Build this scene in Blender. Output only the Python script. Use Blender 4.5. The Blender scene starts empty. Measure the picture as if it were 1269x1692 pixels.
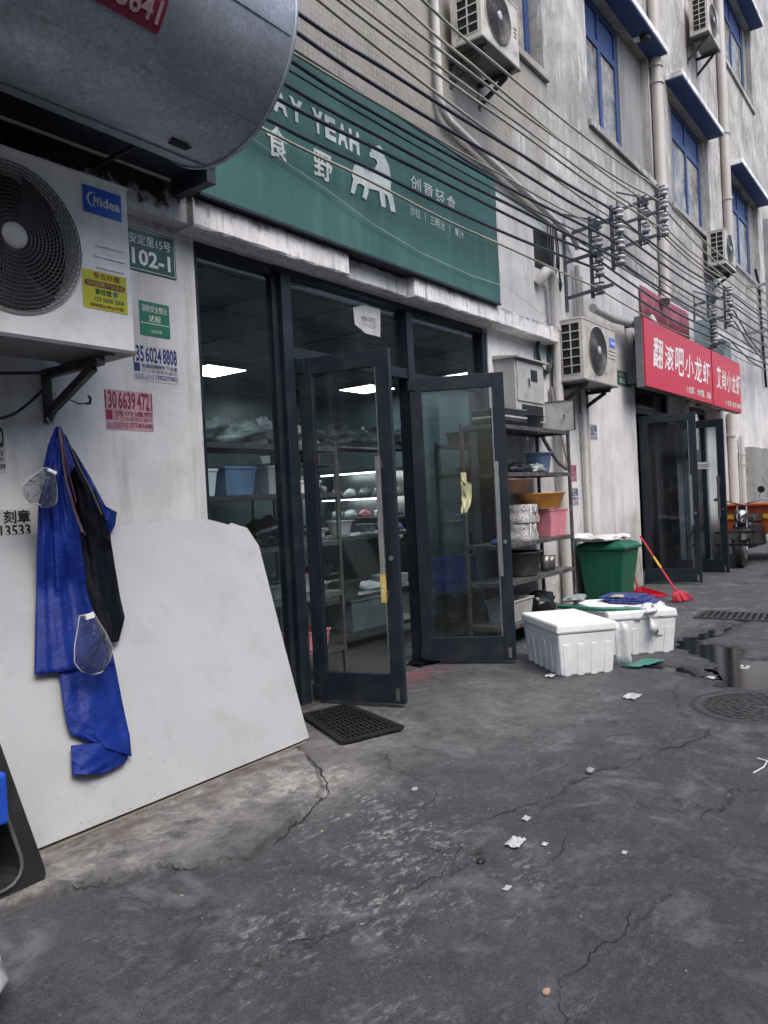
import bpy, bmesh, math, random
import numpy as np
from mathutils import Vector, Matrix
random.seed(7); RNG = np.random.RandomState(5)
R = math.radians
S = bpy.context.scene
COL = S.collection
# ------------------------------------------------------------ camera, sky, sun, exposure
CAM = np.array([0.0, -3.5414, 1.35]); F = 1271.0; CX, CY = 634.5, 846.0
def cam_axes(yaw, pitch, roll):
    f = np.array([math.cos(yaw)*math.cos(pitch), math.sin(yaw)*math.cos(pitch), math.sin(pitch)])
    r = np.array([math.sin(yaw), -math.cos(yaw), 0.0]); u = np.cross(r, f)
    return f, math.cos(roll)*r+math.sin(roll)*u, -math.sin(roll)*r+math.cos(roll)*u
FW, RT, UP = cam_axes(R(36.623), R(-.788), R(-2.878))
cd = bpy.data.cameras.new('camera'); co = bpy.data.objects.new('camera', cd); COL.objects.link(co)
co.matrix_world = Matrix(((RT[0], UP[0], -FW[0], CAM[0]), (RT[1], UP[1], -FW[1], CAM[1]), (RT[2], UP[2], -FW[2], CAM[2]), (0, 0, 0, 1)))
cd.sensor_fit = 'VERTICAL'; cd.sensor_height = 24.0; cd.lens = 24.0*F/1692.0
cd.clip_start = .05; cd.clip_end = 500
S.camera = co
w = bpy.data.worlds.new('World'); S.world = w; w.use_nodes = True
nt = w.node_tree; bg = nt.nodes['Background']
sky = nt.nodes.new('ShaderNodeTexSky'); sky.sky_type = 'NISHITA'; sky.sun_disc = False
SUN_EL, SUN_AZ = R(54), R(200)          # azimuth clockwise from +y
sky.sun_elevation = SUN_EL; sky.sun_rotation = SUN_AZ; sky.air_density = 1.0; sky.dust_density = 3.5; sky.ozone_density = 1.0
nt.links.new(sky.outputs[0], bg.inputs[0]); bg.inputs[1].default_value = .15
sd = bpy.data.lights.new('sun', 'SUN'); sd.energy = 1.0; sd.angle = R(40); sd.color = (1, .97, .93)
so = bpy.data.objects.new('sun', sd); COL.objects.link(so)
sv = Vector((math.sin(SUN_AZ)*math.cos(SUN_EL), math.cos(SUN_AZ)*math.cos(SUN_EL), math.sin(SUN_EL)))
so.rotation_euler = sv.to_track_quat('Z', 'Y').to_euler(); so.location = (0, 0, 30)
S.view_settings.view_transform = 'Standard'; S.view_settings.look = 'None'
S.view_settings.exposure = 1.08; S.view_settings.gamma = 1.0
S.cycles.max_bounces = 8; S.cycles.transparent_max_bounces = 24
# ------------------------------------------------------------ surveying helpers: photo point -> place on a real plane
def ray(x, y): return FW+(x-CX)/F*RT-(y-CY)/F*UP
def W(x, y, Y=0.0):
    d = ray(x, y); return CAM+d*((Y-CAM[1])/d[1])
def G(x, y, Z=0.0):
    d = ray(x, y); return CAM+d*((Z-CAM[2])/d[2])
def XP(x, y, X):
    d = ray(x, y); return CAM+d*((X-CAM[0])/d[0])
# ------------------------------------------------------------ materials
MATS = {}
class NT:
    def __init__(s, name):
        s.m = bpy.data.materials.new(name); s.m.use_nodes = True; s.t = s.m.node_tree; s.n = s.t.nodes
        s.b = s.n['Principled BSDF']; s.out = s.n['Material Output']; s.tc = None
    def l(s, a, b): s.t.links.new(a, b)
    def new(s, k, **kw):
        n = s.n.new('ShaderNode'+k)
        for a, v in kw.items(): setattr(n, a, v)
        return n
    def co(s, world=False, scale=(1, 1, 1)):
        if world: o = s.new('NewGeometry').outputs['Position']
        else: o = s.new('TexCoord').outputs['Object']
        mp = s.new('Mapping'); mp.inputs['Scale'].default_value = scale; s.l(o, mp.inputs[0]); return mp.outputs[0]
    def noise(s, c, scale, detail=6, rough=.6, dist=0):
        n = s.new('TexNoise'); n.inputs['Scale'].default_value = scale; n.inputs['Detail'].default_value = detail
        n.inputs['Roughness'].default_value = rough; n.inputs['Distortion'].default_value = dist
        s.l(c, n.inputs['Vector']); return n.outputs['Fac']
    def ramp(s, f, a, b, lo=0.0, hi=1.0):
        n = s.new('MapRange'); n.inputs[1].default_value = a; n.inputs[2].default_value = b
        n.inputs[3].default_value = lo; n.inputs[4].default_value = hi; s.l(f, n.inputs[0]); return n.outputs[0]
    def math(s, op, a, b=None):
        n = s.new('Math', operation=op)
        for i, v in enumerate((a, b)):
            if v is None: continue
            if isinstance(v, (int, float)): n.inputs[i].default_value = v
            else: s.l(v, n.inputs[i])
        return n.outputs[0]
    def mix(s, f, a, b):
        n = s.new('Mix', data_type='RGBA')
        for i, v in ((0, f), (6, a), (7, b)):
            if isinstance(v, (int, float)): n.inputs[i].default_value = v
            elif isinstance(v, tuple): n.inputs[i].default_value = (*v[:3], 1)
            else: s.l(v, n.inputs[i])
        return n.outputs[2]
    def color(s, c):
        if isinstance(c, tuple): s.b.inputs['Base Color'].default_value = (*c[:3], 1)
        else: s.l(c, s.b.inputs['Base Color'])
    def bump(s, h, strength=.3, dist=.01, prev=None):
        n = s.new('Bump'); n.inputs['Strength'].default_value = strength; n.inputs['Distance'].default_value = dist
        s.l(h, n.inputs['Height'])
        if prev is not None: s.l(prev, n.inputs['Normal'])
        s.l(n.outputs[0], s.b.inputs['Normal']); return n.outputs[0]
    def rough(s, v):
        if isinstance(v, (int, float)): s.b.inputs['Roughness'].default_value = v
        else: s.l(v, s.b.inputs['Roughness'])
def mat(name, c, rough=.6, metal=0, c2=None, ns=8, lo=.4, hi=.65, bump=.15, bs=60, bd=.002, dirt=None, dn=3, spec=.5, stretch=(1, 1, 1), world=False):
    if name in MATS: return MATS[name]
    t = NT(name); v = t.co(world, stretch)
    if c2 is None: c2 = tuple(x*.78 for x in c)
    col = t.mix(t.ramp(t.noise(v, ns), lo, hi), c, c2)
    if dirt: col = t.mix(t.ramp(t.noise(v, dn, 8, .7), .5, .68), col, dirt)
    t.color(col); t.rough(t.ramp(t.noise(v, ns*2.3), .3, .7, rough*.85, min(1, rough*1.12)))
    t.b.inputs['Metallic'].default_value = metal; t.b.inputs['Specular IOR Level'].default_value = spec
    if bump: t.bump(t.noise(v, bs), bump, bd)
    MATS[name] = t.m; return t.m
def plain(name, c, rough=.5, metal=0):
    return mat(name, c, rough, metal, bump=0, c2=tuple(x*.9 for x in c))
def emit(name, c, s):
    t = NT(name); t.color(c); t.b.inputs['Emission Color'].default_value = (*c, 1); t.b.inputs['Emission Strength'].default_value = s
    MATS[name] = t.m; return t.m
def glass(name, tint, dirt=.05, dcol=(.25, .27, .28), refl=.9):
    t = NT(name); n = t.n; n.remove(t.b)
    tr = t.new('BsdfTransparent'); tr.inputs[0].default_value = (*tint, 1)
    gl = t.new('BsdfGlossy'); gl.inputs['Roughness'].default_value = .03; gl.inputs[0].default_value = (refl,)*3+(1,)
    fr = t.new('Fresnel'); fr.inputs[0].default_value = 1.5
    ge = t.new('NewGeometry'); ff = t.math('MULTIPLY', fr.outputs[0], t.math('SUBTRACT', 1.0, ge.outputs['Backfacing']))
    m1 = t.new('MixShader'); t.l(ff, m1.inputs[0]); t.l(tr.outputs[0], m1.inputs[1]); t.l(gl.outputs[0], m1.inputs[2])
    df = t.new('BsdfDiffuse'); df.inputs[0].default_value = (*dcol, 1)
    v = t.co(True); no = t.noise(v, 2.5, 9, .7)
    m2 = t.new('MixShader'); t.l(t.ramp(no, .4, .75, dirt*.4, dirt*2.2), m2.inputs[0]); t.l(m1.outputs[0], m2.inputs[1]); t.l(df.outputs[0], m2.inputs[2])
    t.l(m2.outputs[0], t.out.inputs[0]); MATS[name] = t.m; return t.m
# white lower plaster with stains, runs, mould under the duct
def m_plaster():
    t = NT('white_plaster'); v = t.co(True)
    a = t.mix(t.ramp(t.noise(v, 1.3, 8, .65, .4), .42, .68), (.60, .60, .605), (.43, .43, .435))
    vs = t.co(True, (5, 5, .7)); a = t.mix(t.ramp(t.noise(vs, 1.1, 9, .7), .50, .70, 0, .65), a, (.22, .22, .218))
    vb = t.co(True); a = t.mix(t.ramp(t.noise(vb, 5, 9, .72, .8), .60, .74, 0, .55), a, (.22, .21, .20))
    sep = t.new('SeparateXYZ'); t.l(t.new('NewGeometry').outputs['Position'], sep.inputs[0])
    z = sep.outputs[2]; x = sep.outputs[0]
    # grime splashed near the ground
    g = t.math('MULTIPLY', t.ramp(z, .1, 1.1, 1, 0), t.ramp(t.noise(v, 4, 8, .75), .35, .58)); a = t.mix(t.math('MULTIPLY', g, .9), a, (.11, .10, .09))
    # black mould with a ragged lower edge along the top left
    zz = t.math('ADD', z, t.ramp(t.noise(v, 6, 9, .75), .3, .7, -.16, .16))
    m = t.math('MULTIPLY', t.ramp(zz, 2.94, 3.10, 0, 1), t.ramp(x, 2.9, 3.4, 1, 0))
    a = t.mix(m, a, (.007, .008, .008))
    sp = t.ramp(t.noise(v, 38, 3, .5), .70, .74, 0, .7); a = t.mix(sp, a, (.12, .12, .12))
    t.color(a); t.rough(.82); b = t.bump(t.noise(v, 90, 4), .25, .002); t.bump(t.noise(v, 6, 8), .35, .01, b)
    return t.m
def m_upper():
    t = NT('weathered_facade'); v = t.co(True)
    a = t.mix(t.ramp(t.noise(v, .9, 9, .7, .6), .38, .62), (.42, .412, .405), (.19, .186, .182))
    vs = t.co(True, (3.2, 3.2, .55)); a = t.mix(t.ramp(t.noise(vs, 1.6, 9, .75), .48, .64, 0, .7), a, (.19, .19, .19))
    a = t.mix(t.ramp(t.noise(vs, 3.1, 6, .7), .54, .66, 0, .6), a, (.62, .62, .62))
    sep = t.new('SeparateXYZ'); t.l(t.new('NewGeometry').outputs['Position'], sep.inputs[0])
    run = t.math('MULTIPLY', t.math('MULTIPLY', t.ramp(sep.outputs[2], 4.7, 5.95, 0, 1), t.ramp(sep.outputs[2], 5.96, 6.05, 1, 0)), t.ramp(t.noise(t.co(True, (7, 7, .4)), 1.3, 8, .75), .44, .6))
    a = t.mix(t.math('MULTIPLY', run, .6), a, (.12, .118, .115))
    br = t.new('TexBrick'); cv = t.new('CombineXYZ'); t.l(sep.outputs[0], cv.inputs[0]); t.l(sep.outputs[2], cv.inputs[1]); t.l(cv.outputs[0], br.inputs['Vector'])
    br.offset = 0; br.inputs['Scale'].default_value = 1; br.inputs['Brick Width'].default_value = .048; br.inputs['Row Height'].default_value = .048
    br.inputs['Mortar Size'].default_value = .0055; br.inputs['Mortar Smooth'].default_value = .2
    br.inputs['Color1'].default_value = (.17, .158, .138, 1); br.inputs['Color2'].default_value = (.25, .235, .205, 1); br.inputs['Mortar'].default_value = (.075, .07, .065, 1)
    til = t.mix(t.ramp(t.noise(v, 2.2, 9, .75), .36, .60, .25, .95), br.outputs[0], (.25, .24, .225))
    til = t.mix(t.ramp(t.noise(t.co(True), 16, 5, .6), .66, .72, 0, .8), til, (.03, .03, .03))
    k = t.ramp(t.math('ADD', sep.outputs[0], t.ramp(t.noise(v, 1.1, 8), .3, .7, -1.2, 1.2)), 7.6, 8.6, 1, 0)
    t.color(t.mix(k, a, til)); t.rough(.85)
    b = t.bump(t.noise(v, 70, 5), .3, .003); b = t.bump(t.noise(v, 5, 9, .7), .5, .02, b); t.bump(t.math('MULTIPLY', br.outputs['Fac'], k), -.6, .003, b)
    return t.m
def m_lintel():
    t = NT('streaked_concrete'); v = t.co(True); vs = t.co(True, (9, 9, 1.2))
    a = t.mix(t.ramp(t.noise(v, 3, 8, .7), .4, .65), (.70, .70, .71), (.50, .50, .51))
    a = t.mix(t.ramp(t.noise(vs, 2.2, 9, .75), .52, .68, 0, .9), a, (.09, .09, .09))
    sep = t.new('SeparateXYZ'); t.l(t.new('NewGeometry').outputs['Position'], sep.inputs[0])
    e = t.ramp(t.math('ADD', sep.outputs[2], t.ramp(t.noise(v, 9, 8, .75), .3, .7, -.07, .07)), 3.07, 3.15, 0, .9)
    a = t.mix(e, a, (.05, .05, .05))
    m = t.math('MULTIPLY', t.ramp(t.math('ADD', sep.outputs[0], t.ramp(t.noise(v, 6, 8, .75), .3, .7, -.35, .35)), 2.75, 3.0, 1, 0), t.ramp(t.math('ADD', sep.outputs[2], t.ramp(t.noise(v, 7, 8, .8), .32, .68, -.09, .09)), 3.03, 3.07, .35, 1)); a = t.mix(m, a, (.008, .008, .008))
    a = t.mix(t.ramp(t.noise(v, 24, 4), .66, .72, 0, .6), a, (.1, .1, .1))
    t.color(a); t.rough(.85); b = t.bump(t.noise(v, 60, 6), .4, .004); t.bump(t.noise(v, 8, 8), .4, .01, b); return t.m
def m_galv():
    t = NT('galvanised_steel'); v = t.co()
    vo = t.new('TexVoronoi'); vo.inputs['Scale'].default_value = 75; t.l(v, vo.inputs['Vector'])
    gr = t.new('RGBToBW'); t.l(vo.outputs['Color'], gr.inputs[0])
    a = t.mix(t.ramp(gr.outputs[0], .15, .8), (.31, .35, .40), (.43, .48, .54))
    a = t.mix(t.ramp(t.noise(v, 2.2, 9, .7, .5), .42, .62, 0, .8), a, (.25, .28, .32))
    a = t.mix(t.ramp(t.noise(v, 5, 8, .75), .58, .72, 0, .6), a, (.20, .19, .18))
    t.color(a); t.b.inputs['Metallic'].default_value = .55; t.rough(t.ramp(t.noise(v, 4, 8), .35, .65, .42, .62))
    t.bump(t.noise(v, 3, 6), .25, .02); return t.m
M = {}
M['plaster'] = m_plaster(); M['upper'] = m_upper(); M['lintel'] = m_lintel(); M['galv'] = m_galv()
M['conc'] = mat('bare_concrete', (.3, .3, .3), .85, c2=(.19, .19, .19), ns=3, bump=.4, bs=40, bd=.004)
M['navy'] = mat('navy_aluminium', (.005, .010, .018), .5, .0, c2=(.008, .015, .024), ns=5, bump=.05, dirt=(.020, .023, .026), dn=5, spec=.4)
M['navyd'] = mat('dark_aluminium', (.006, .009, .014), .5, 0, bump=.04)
M['filmglass'] = glass('grey_filmed_glass', (.42, .46, .50), .10, (.10, .11, .12))
M['glass'] = glass('shop_glass', (.80, .86, .87), .018, refl=.75)
M['doorglass'] = glass('door_glass', (.82, .87, .88), .018, refl=.7)
M['upglass'] = glass('upper_window_glass', (.30, .33, .36), .45, (.40, .385, .36))
M['steel'] = mat('stainless_steel', (.42, .41, .40), .32, .9, c2=(.3, .29, .28), bump=.03, stretch=(8, 8, 1))
M['rust'] = mat('painted_rack_steel', (.11, .11, .115), .5, .5, c2=(.3, .3, .3), ns=22, lo=.55, hi=.66, dirt=(.05, .035, .025), dn=9)
M['acwhite'] = mat('ac_white_paint', (.80, .795, .78), .45, c2=(.72, .715, .70), ns=3, bump=.03, dirt=(.60, .59, .56), dn=5)
M['acdirty'] = mat('ac_grimy_paint', (.46, .44, .40), .55, c2=(.34, .32, .29), ns=4, bump=.05, dirt=(.22, .2, .18), dn=5)
M['acgrey'] = mat('ac_underside_zinc', (.20, .20, .20), .5, .5, bump=.05)
M['black'] = mat('black_plastic', (.012, .013, .014), .38, bump=.08, c2=(.02, .02, .022))
M['grill'] = mat('grille_wire', (.09, .092, .095), .4, .3, bump=0)
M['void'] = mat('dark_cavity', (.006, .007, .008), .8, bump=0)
M['bracket'] = mat('black_bracket_paint', (.02, .021, .023), .55, .3, c2=(.045, .042, .04), ns=14, bump=.15)
M['hub'] = mat('grille_hub', (.42, .42, .41), .4, bump=0)
M['bluebadge'] = plain('blue_badge', (.012, .095, .55), .35)
M['white'] = mat('white_print', (.72, .72, .72), .55, bump=0)
M['signtext'] = mat('pale_sign_letters', (.50, .56, .57), .6, bump=0, dirt=(.34, .4, .4), dn=12)
M['signgreen'] = mat('green_sign_sheet', (.027, .092, .077), .45, c2=(.022, .076, .064), ns=1.2, bump=.12, bs=1.4, bd=.02, dirt=(.045, .12, .105), dn=2, stretch=(3, 3, .5))
M['plategreen'] = mat('green_plate_enamel', (.010, .075, .05), .35, bump=0, dirt=(.02, .09, .06))
M['firegreen'] = mat('green_sticker', (.012, .17, .09), .5, bump=0)
M['yellow'] = mat('yellow_sticker', (.50, .50, .02), .5, bump=0, dirt=(.42, .4, .05), dn=14)
M['maroon'] = mat('maroon_ink', (.18, .012, .05), .6, bump=0)
M['inkblue'] = mat('blue_ink', (.012, .03, .15), .7, bump=0)
M['inkred'] = mat('crimson_ink', (.20, .015, .055), .7, bump=0)
M['inkblack'] = mat('black_ink', (.015, .015, .018), .7, bump=0)
M['pinkpaper'] = mat('faded_pink_paper', (.44, .27, .31), .8, bump=0, dirt=(.5, .42, .44), dn=16)
M['whpaper'] = mat('grubby_paper', (.5, .51, .52), .8, bump=.2, bs=30, dirt=(.38, .38, .4), dn=14)
M['redsign'] = mat('red_sign_face', (.48, .006, .03), .42, bump=.02, c2=(.44, .006, .028))
M['signside'] = mat('sign_side_metal', (.17, .18, .19), .5, .3)
M['board'] = mat('white_board_face', (.37, .38, .395), .5, c2=(.335, .34, .355), ns=2, bump=.05, dirt=(.325, .33, .34), dn=5, world=True)
M['raw'] = mat('board_edge', (.25, .22, .18), .8)
M['apron'] = mat('blue_vinyl_cloth', (.003, .020, .175), .5, c2=(.002, .013, .12), ns=4, bump=.55, bs=11, bd=.03, spec=.22)
M['blackcloth'] = mat('black_vinyl_cloth', (.0035, .0045, .008), .6, bump=.5, bs=7, bd=.03, spec=.08)
M['strap'] = mat('apron_strap', (.10, .09, .10), .7)
M['strapred'] = mat('red_strap_stripe', (.10, .03, .035), .7)
M['foam'] = mat('polystyrene', (.74, .76, .77), .7, c2=(.66, .68, .69), ns=5, bump=.35, bs=120, bd=.0015, dirt=(.64, .66, .67), dn=5)
M['bin'] = mat('green_bin_plastic', (.008, .105, .055), .38, c2=(.007, .08, .043), ns=3, bump=.06, dirt=(.02, .1, .06), dn=6)
M['pink'] = mat('pink_plastic', (.60, .22, .27), .4, bump=.04)
M['orange'] = mat('orange_plastic', (.66, .30, .05), .4, bump=.04, c2=(.55, .2, .04))
M['bluep'] = mat('pale_blue_plastic', (.16, .24, .40), .45, bump=.04)
M['basket'] = mat('blue_basket_plastic', (.015, .08, .5), .4, bump=.04)
M['pvc'] = mat('grey_white_pvc', (.50, .49, .47), .45, bump=.05, c2=(.40, .39, .37), ns=3, stretch=(1, 1, .2))
M['pvcp'] = mat('beige_pvc', (.40, .375, .355), .5, bump=.05, c2=(.31, .29, .275), ns=2, stretch=(1, 1, .2))
M['cab'] = mat('grey_box_paint', (.40, .40, .39), .45, .1, c2=(.33, .33, .32), ns=4, bump=.05, dirt=(.24, .23, .22), dn=6)
M['cabin'] = mat('box_inner_edge', (.03, .03, .03), .6)
M['wire'] = mat('black_cable_sheath', (.014, .017, .026), .3, bump=0)
M['wirel'] = mat('pale_cable_sheath', (.32, .31, .25), .45, bump=0, c2=(.20, .195, .16), ns=2)
M['porc'] = mat('porcelain', (.40, .41, .42), .25, bump=0, c2=(.28, .29, .30), ns=14)
M['rackpaint'] = mat('blue_grey_rack_paint', (.05, .065, .10), .5, .3, c2=(.10, .10, .11), ns=10)
M['bluewin'] = mat('blue_window_frame', (.014, .04, .15), .5, c2=(.011, .03, .11), bump=0)
M['slab'] = mat('window_hood_plaster', (.74, .75, .77), .85, c2=(.35, .35, .37), ns=5, bump=.4, bs=30, bd=.006)
M['slabblue'] = mat('blue_hood_soffit', (.03, .065, .20), .7, bump=.1)
M['infill'] = mat('grey_infill_render', (.20, .20, .205), .9, c2=(.13, .13, .135), ns=1.5, bump=.3, stretch=(3, 3, .6), world=True)
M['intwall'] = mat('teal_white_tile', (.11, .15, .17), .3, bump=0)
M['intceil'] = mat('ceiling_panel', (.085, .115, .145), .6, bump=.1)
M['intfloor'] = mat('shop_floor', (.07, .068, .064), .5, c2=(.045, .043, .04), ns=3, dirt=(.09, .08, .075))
M['bag'] = mat('clear_bag_plastic', (.30, .34, .35), .25, bump=.5, bs=14, bd=.02, c2=(.12, .14, .15))
M['whbag'] = mat('white_bag_plastic', (.62, .63, .64), .35, bump=.5, bs=18, bd=.015)
M['dkbag'] = mat('black_bag_plastic', (.015, .015, .017), .22, bump=.5, bs=16, bd=.02)
M['cart'] = mat('carton_card', (.13, .10, .07), .8)
M['panel'] = emit('ceiling_light_panel', (.88, 1.0, .98), 7)
M['red'] = mat('red_plastic', (.45, .02, .04), .4, bump=.05)
M['mop'] = mat('red_broom_bristle', (.50, .03, .06), .8, bump=.6, bs=90, bd=.004)
M['yel'] = mat('yellow_plastic', (.6, .42, .03), .4)
M['yelbit'] = mat('yellow_crumb', (.4, .33, .15), .8)
M['towel'] = mat('pale_yellow_cloth', (.42, .42, .26), .9, bump=.4, bs=60)
M['iron'] = mat('cast_iron', (.055, .055, .056), .55, .5, c2=(.085, .083, .08), ns=12, bump=.3, bs=50)
M['rubber'] = mat('rubber', (.010, .010, .011), .55, bump=.2)
M['teal'] = mat('teal_plastic', (.03, .17, .17), .45)
M['trikered'] = mat('orange_red_paint', (.48, .09, .03), .35, .1)
M['chrome'] = mat('chrome', (.6, .6, .6), .15, 1, bump=0)
M['awn'] = mat('faded_maroon_awning', (.22, .045, .07), .75, c2=(.15, .035, .05), dirt=(.25, .15, .16))
M['check'] = None
def m_check():
    t = NT('blue_checked_cloth'); v = t.co()
    wv = t.new('TexChecker'); wv.inputs['Scale'].default_value = 34; t.l(v, wv.inputs['Vector'])
    wv.inputs['Color1'].default_value = (.008, .02, .13, 1); wv.inputs['Color2'].default_value = (.03, .05, .2, 1)
    t.color(t.mix(t.ramp(t.noise(v, 40, 2), .62, .68), wv.outputs[0], (.3, .32, .4))); t.rough(.6); return t.m
M['check'] = m_check()
def m_pattern():
    t = NT('swirl_print_fabric'); v = t.co()
    a = t.noise(v, 11, 2, .5, 3.5)
    t.color(t.mix(t.ramp(t.math('ABSOLUTE', t.math('SUBTRACT', a, .5)), .02, .045), (.06, .06, .065), (.42, .42, .42))); t.rough(.6); return t.m
M['pattern'] = m_pattern()
def m_water():
    t = NT('puddle_water'); t.color((.01, .011, .012)); t.rough(.10); t.b.inputs['Specular IOR Level'].default_value = .2
    t.bump(t.noise(t.co(True), 5, 3), .02, .01); return t.m
M['water'] = m_water()
def m_clear():
    t = NT('clear_visor'); t.n.remove(t.b)
    tr = t.new('BsdfTransparent'); tr.inputs[0].default_value = (.8, .82, .84, 1)
    gl = t.new('BsdfGlossy'); gl.inputs['Roughness'].default_value = .1
    fr = t.new('LayerWeight'); fr.inputs[0].default_value = .25
    df = t.new('BsdfDiffuse'); df.inputs[0].default_value = (.7, .72, .75, 1); m0 = t.new('MixShader'); m0.inputs[0].default_value = .02; t.l(tr.outputs[0], m0.inputs[1]); t.l(df.outputs[0], m0.inputs[2])
    m1 = t.new('MixShader'); t.l(fr.outputs['Fresnel'], m1.inputs[0]); t.l(m0.outputs[0], m1.inputs[1]); t.l(gl.outputs[0], m1.inputs[2])
    bp = t.new('Bump'); bp.inputs['Strength'].default_value = 1; bp.inputs['Distance'].default_value = .06
    t.l(t.noise(t.co(), 11, 4), bp.inputs['Height']); t.l(bp.outputs[0], gl.inputs['Normal']); t.l(bp.outputs[0], fr.inputs['Normal'])
    t.l(m1.outputs[0], t.out.inputs[0]); return t.m
M['clear'] = m_clear()
def m_ground():
    t = NT('alley_concrete'); v = t.co(True)
    at = t.new('Attribute'); at.attribute_name = 'stain'; sp = t.new('SeparateColor'); t.l(at.outputs['Color'], sp.inputs[0])
    pale, wet, dirt = sp.outputs[0], sp.outputs[1], sp.outputs[2]
    at2 = t.new('Attribute'); at2.attribute_name = 'patch'; sp2 = t.new('SeparateColor'); t.l(at2.outputs['Color'], sp2.inputs[0])
    a = t.mix(t.ramp(t.noise(v, 1.1, 9, .65, .5), .36, .66), (.037, .041, .048), (.068, .073, .083))
    a = t.mix(t.ramp(t.noise(v, 7, 9, .75, .3), .42, .66, 0, .6), a, (.024, .025, .028))
    a = t.mix(t.ramp(t.noise(v, 45, 6, .8), .42, .62, 0, .45), a, (.078, .079, .082))
    a = t.mix(t.ramp(t.noise(v, 130, 3, .7), .50, .62, 0, .65), a, (.014, .014, .016)); a = t.mix(t.ramp(t.noise(v, 170, 3, .7), .56, .66, 0, .5), a, (.17, .17, .175))
    # trodden-in pale mortar: rougher lighter ground in patches
    st_ = t.ramp(t.noise(v, 2.6, 10, .72, 1.2), .52, .66, 0, .7); a = t.mix(st_, a, (.018, .019, .022))
    st_ = t.ramp(t.noise(v, 3.3, 9, .74, .6), .52, .64, 0, .75); a = t.mix(st_, a, (.13, .133, .14))
    pm = t.math('MULTIPLY', sp2.outputs[0], t.ramp(t.noise(v, 6, 10, .8), .36, .58)); a = t.mix(pm, a, (.26, .25, .23))
    pm = t.math('MULTIPLY', t.ramp(sp2.outputs[0], .45, .9), t.ramp(t.noise(v, 10, 10, .82, .5), .48, .60)); a = t.mix(pm, a, (.40, .385, .36))
    a = t.mix(t.math('MULTIPLY', sp2.outputs[1], t.ramp(t.noise(v, 4, 8, .7), .4, .7)), a, (.095, .068, .06))
    a = t.mix(t.math('MULTIPLY', sp2.outputs[2], t.ramp(t.noise(v, 9, 8, .7), .35, .6)), a, (.15, .035, .05))
    # white flecks
    vs = t.new('Mapping'); vs.inputs['Rotation'].default_value = (0, 0, .3); vs.inputs['Scale'].default_value = (1, 1.9, 1); t.l(v, vs.inputs[0])
    fl = t.math('MULTIPLY', t.math('MULTIPLY', pale, t.ramp(t.noise(vs.outputs[0], 15, 9, .72, .3), .50, .60)), t.ramp(t.noise(v, 4.5, 6, .7), .43, .57))
    a = t.mix(t.math('MULTIPLY', fl, .5), a, (.26, .255, .25)); fl2 = t.math('MULTIPLY', fl, t.ramp(t.noise(vs.outputs[0], 38, 5, .7), .46, .52)); a = t.mix(t.math('MULTIPLY', fl2, .85), a, (.40, .39, .38))
    f2 = t.ramp(t.noise(v, 33, 2, .5), .755, .77); a = t.mix(t.math('MULTIPLY', f2, .7), a, (.25, .25, .25))
    a = t.mix(t.math('MULTIPLY', dirt, .85), a, (.022, .021, .02))
    a = t.mix(t.math('MULTIPLY', wet, .8), a, (.025, .025, .026))
    t.color(a)
    r = t.ramp(t.noise(v, 9, 6), .35, .7, .66, .9); mx = t.new('Mix'); t.l(wet, mx.inputs[0]); t.l(r, mx.inputs[2]); mx.inputs[3].default_value = .3; t.l(mx.outputs[0], t.b.inputs['Roughness'])
    b = t.bump(t.noise(v, 55, 9, .8), .65, .008); t.bump(t.noise(v, 11, 9, .75), .65, .02, b); return t.m
M['ground'] = m_ground(); M['crackdirt'] = mat('crack_dirt', (.012, .012, .012), .95, bump=0)
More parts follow.
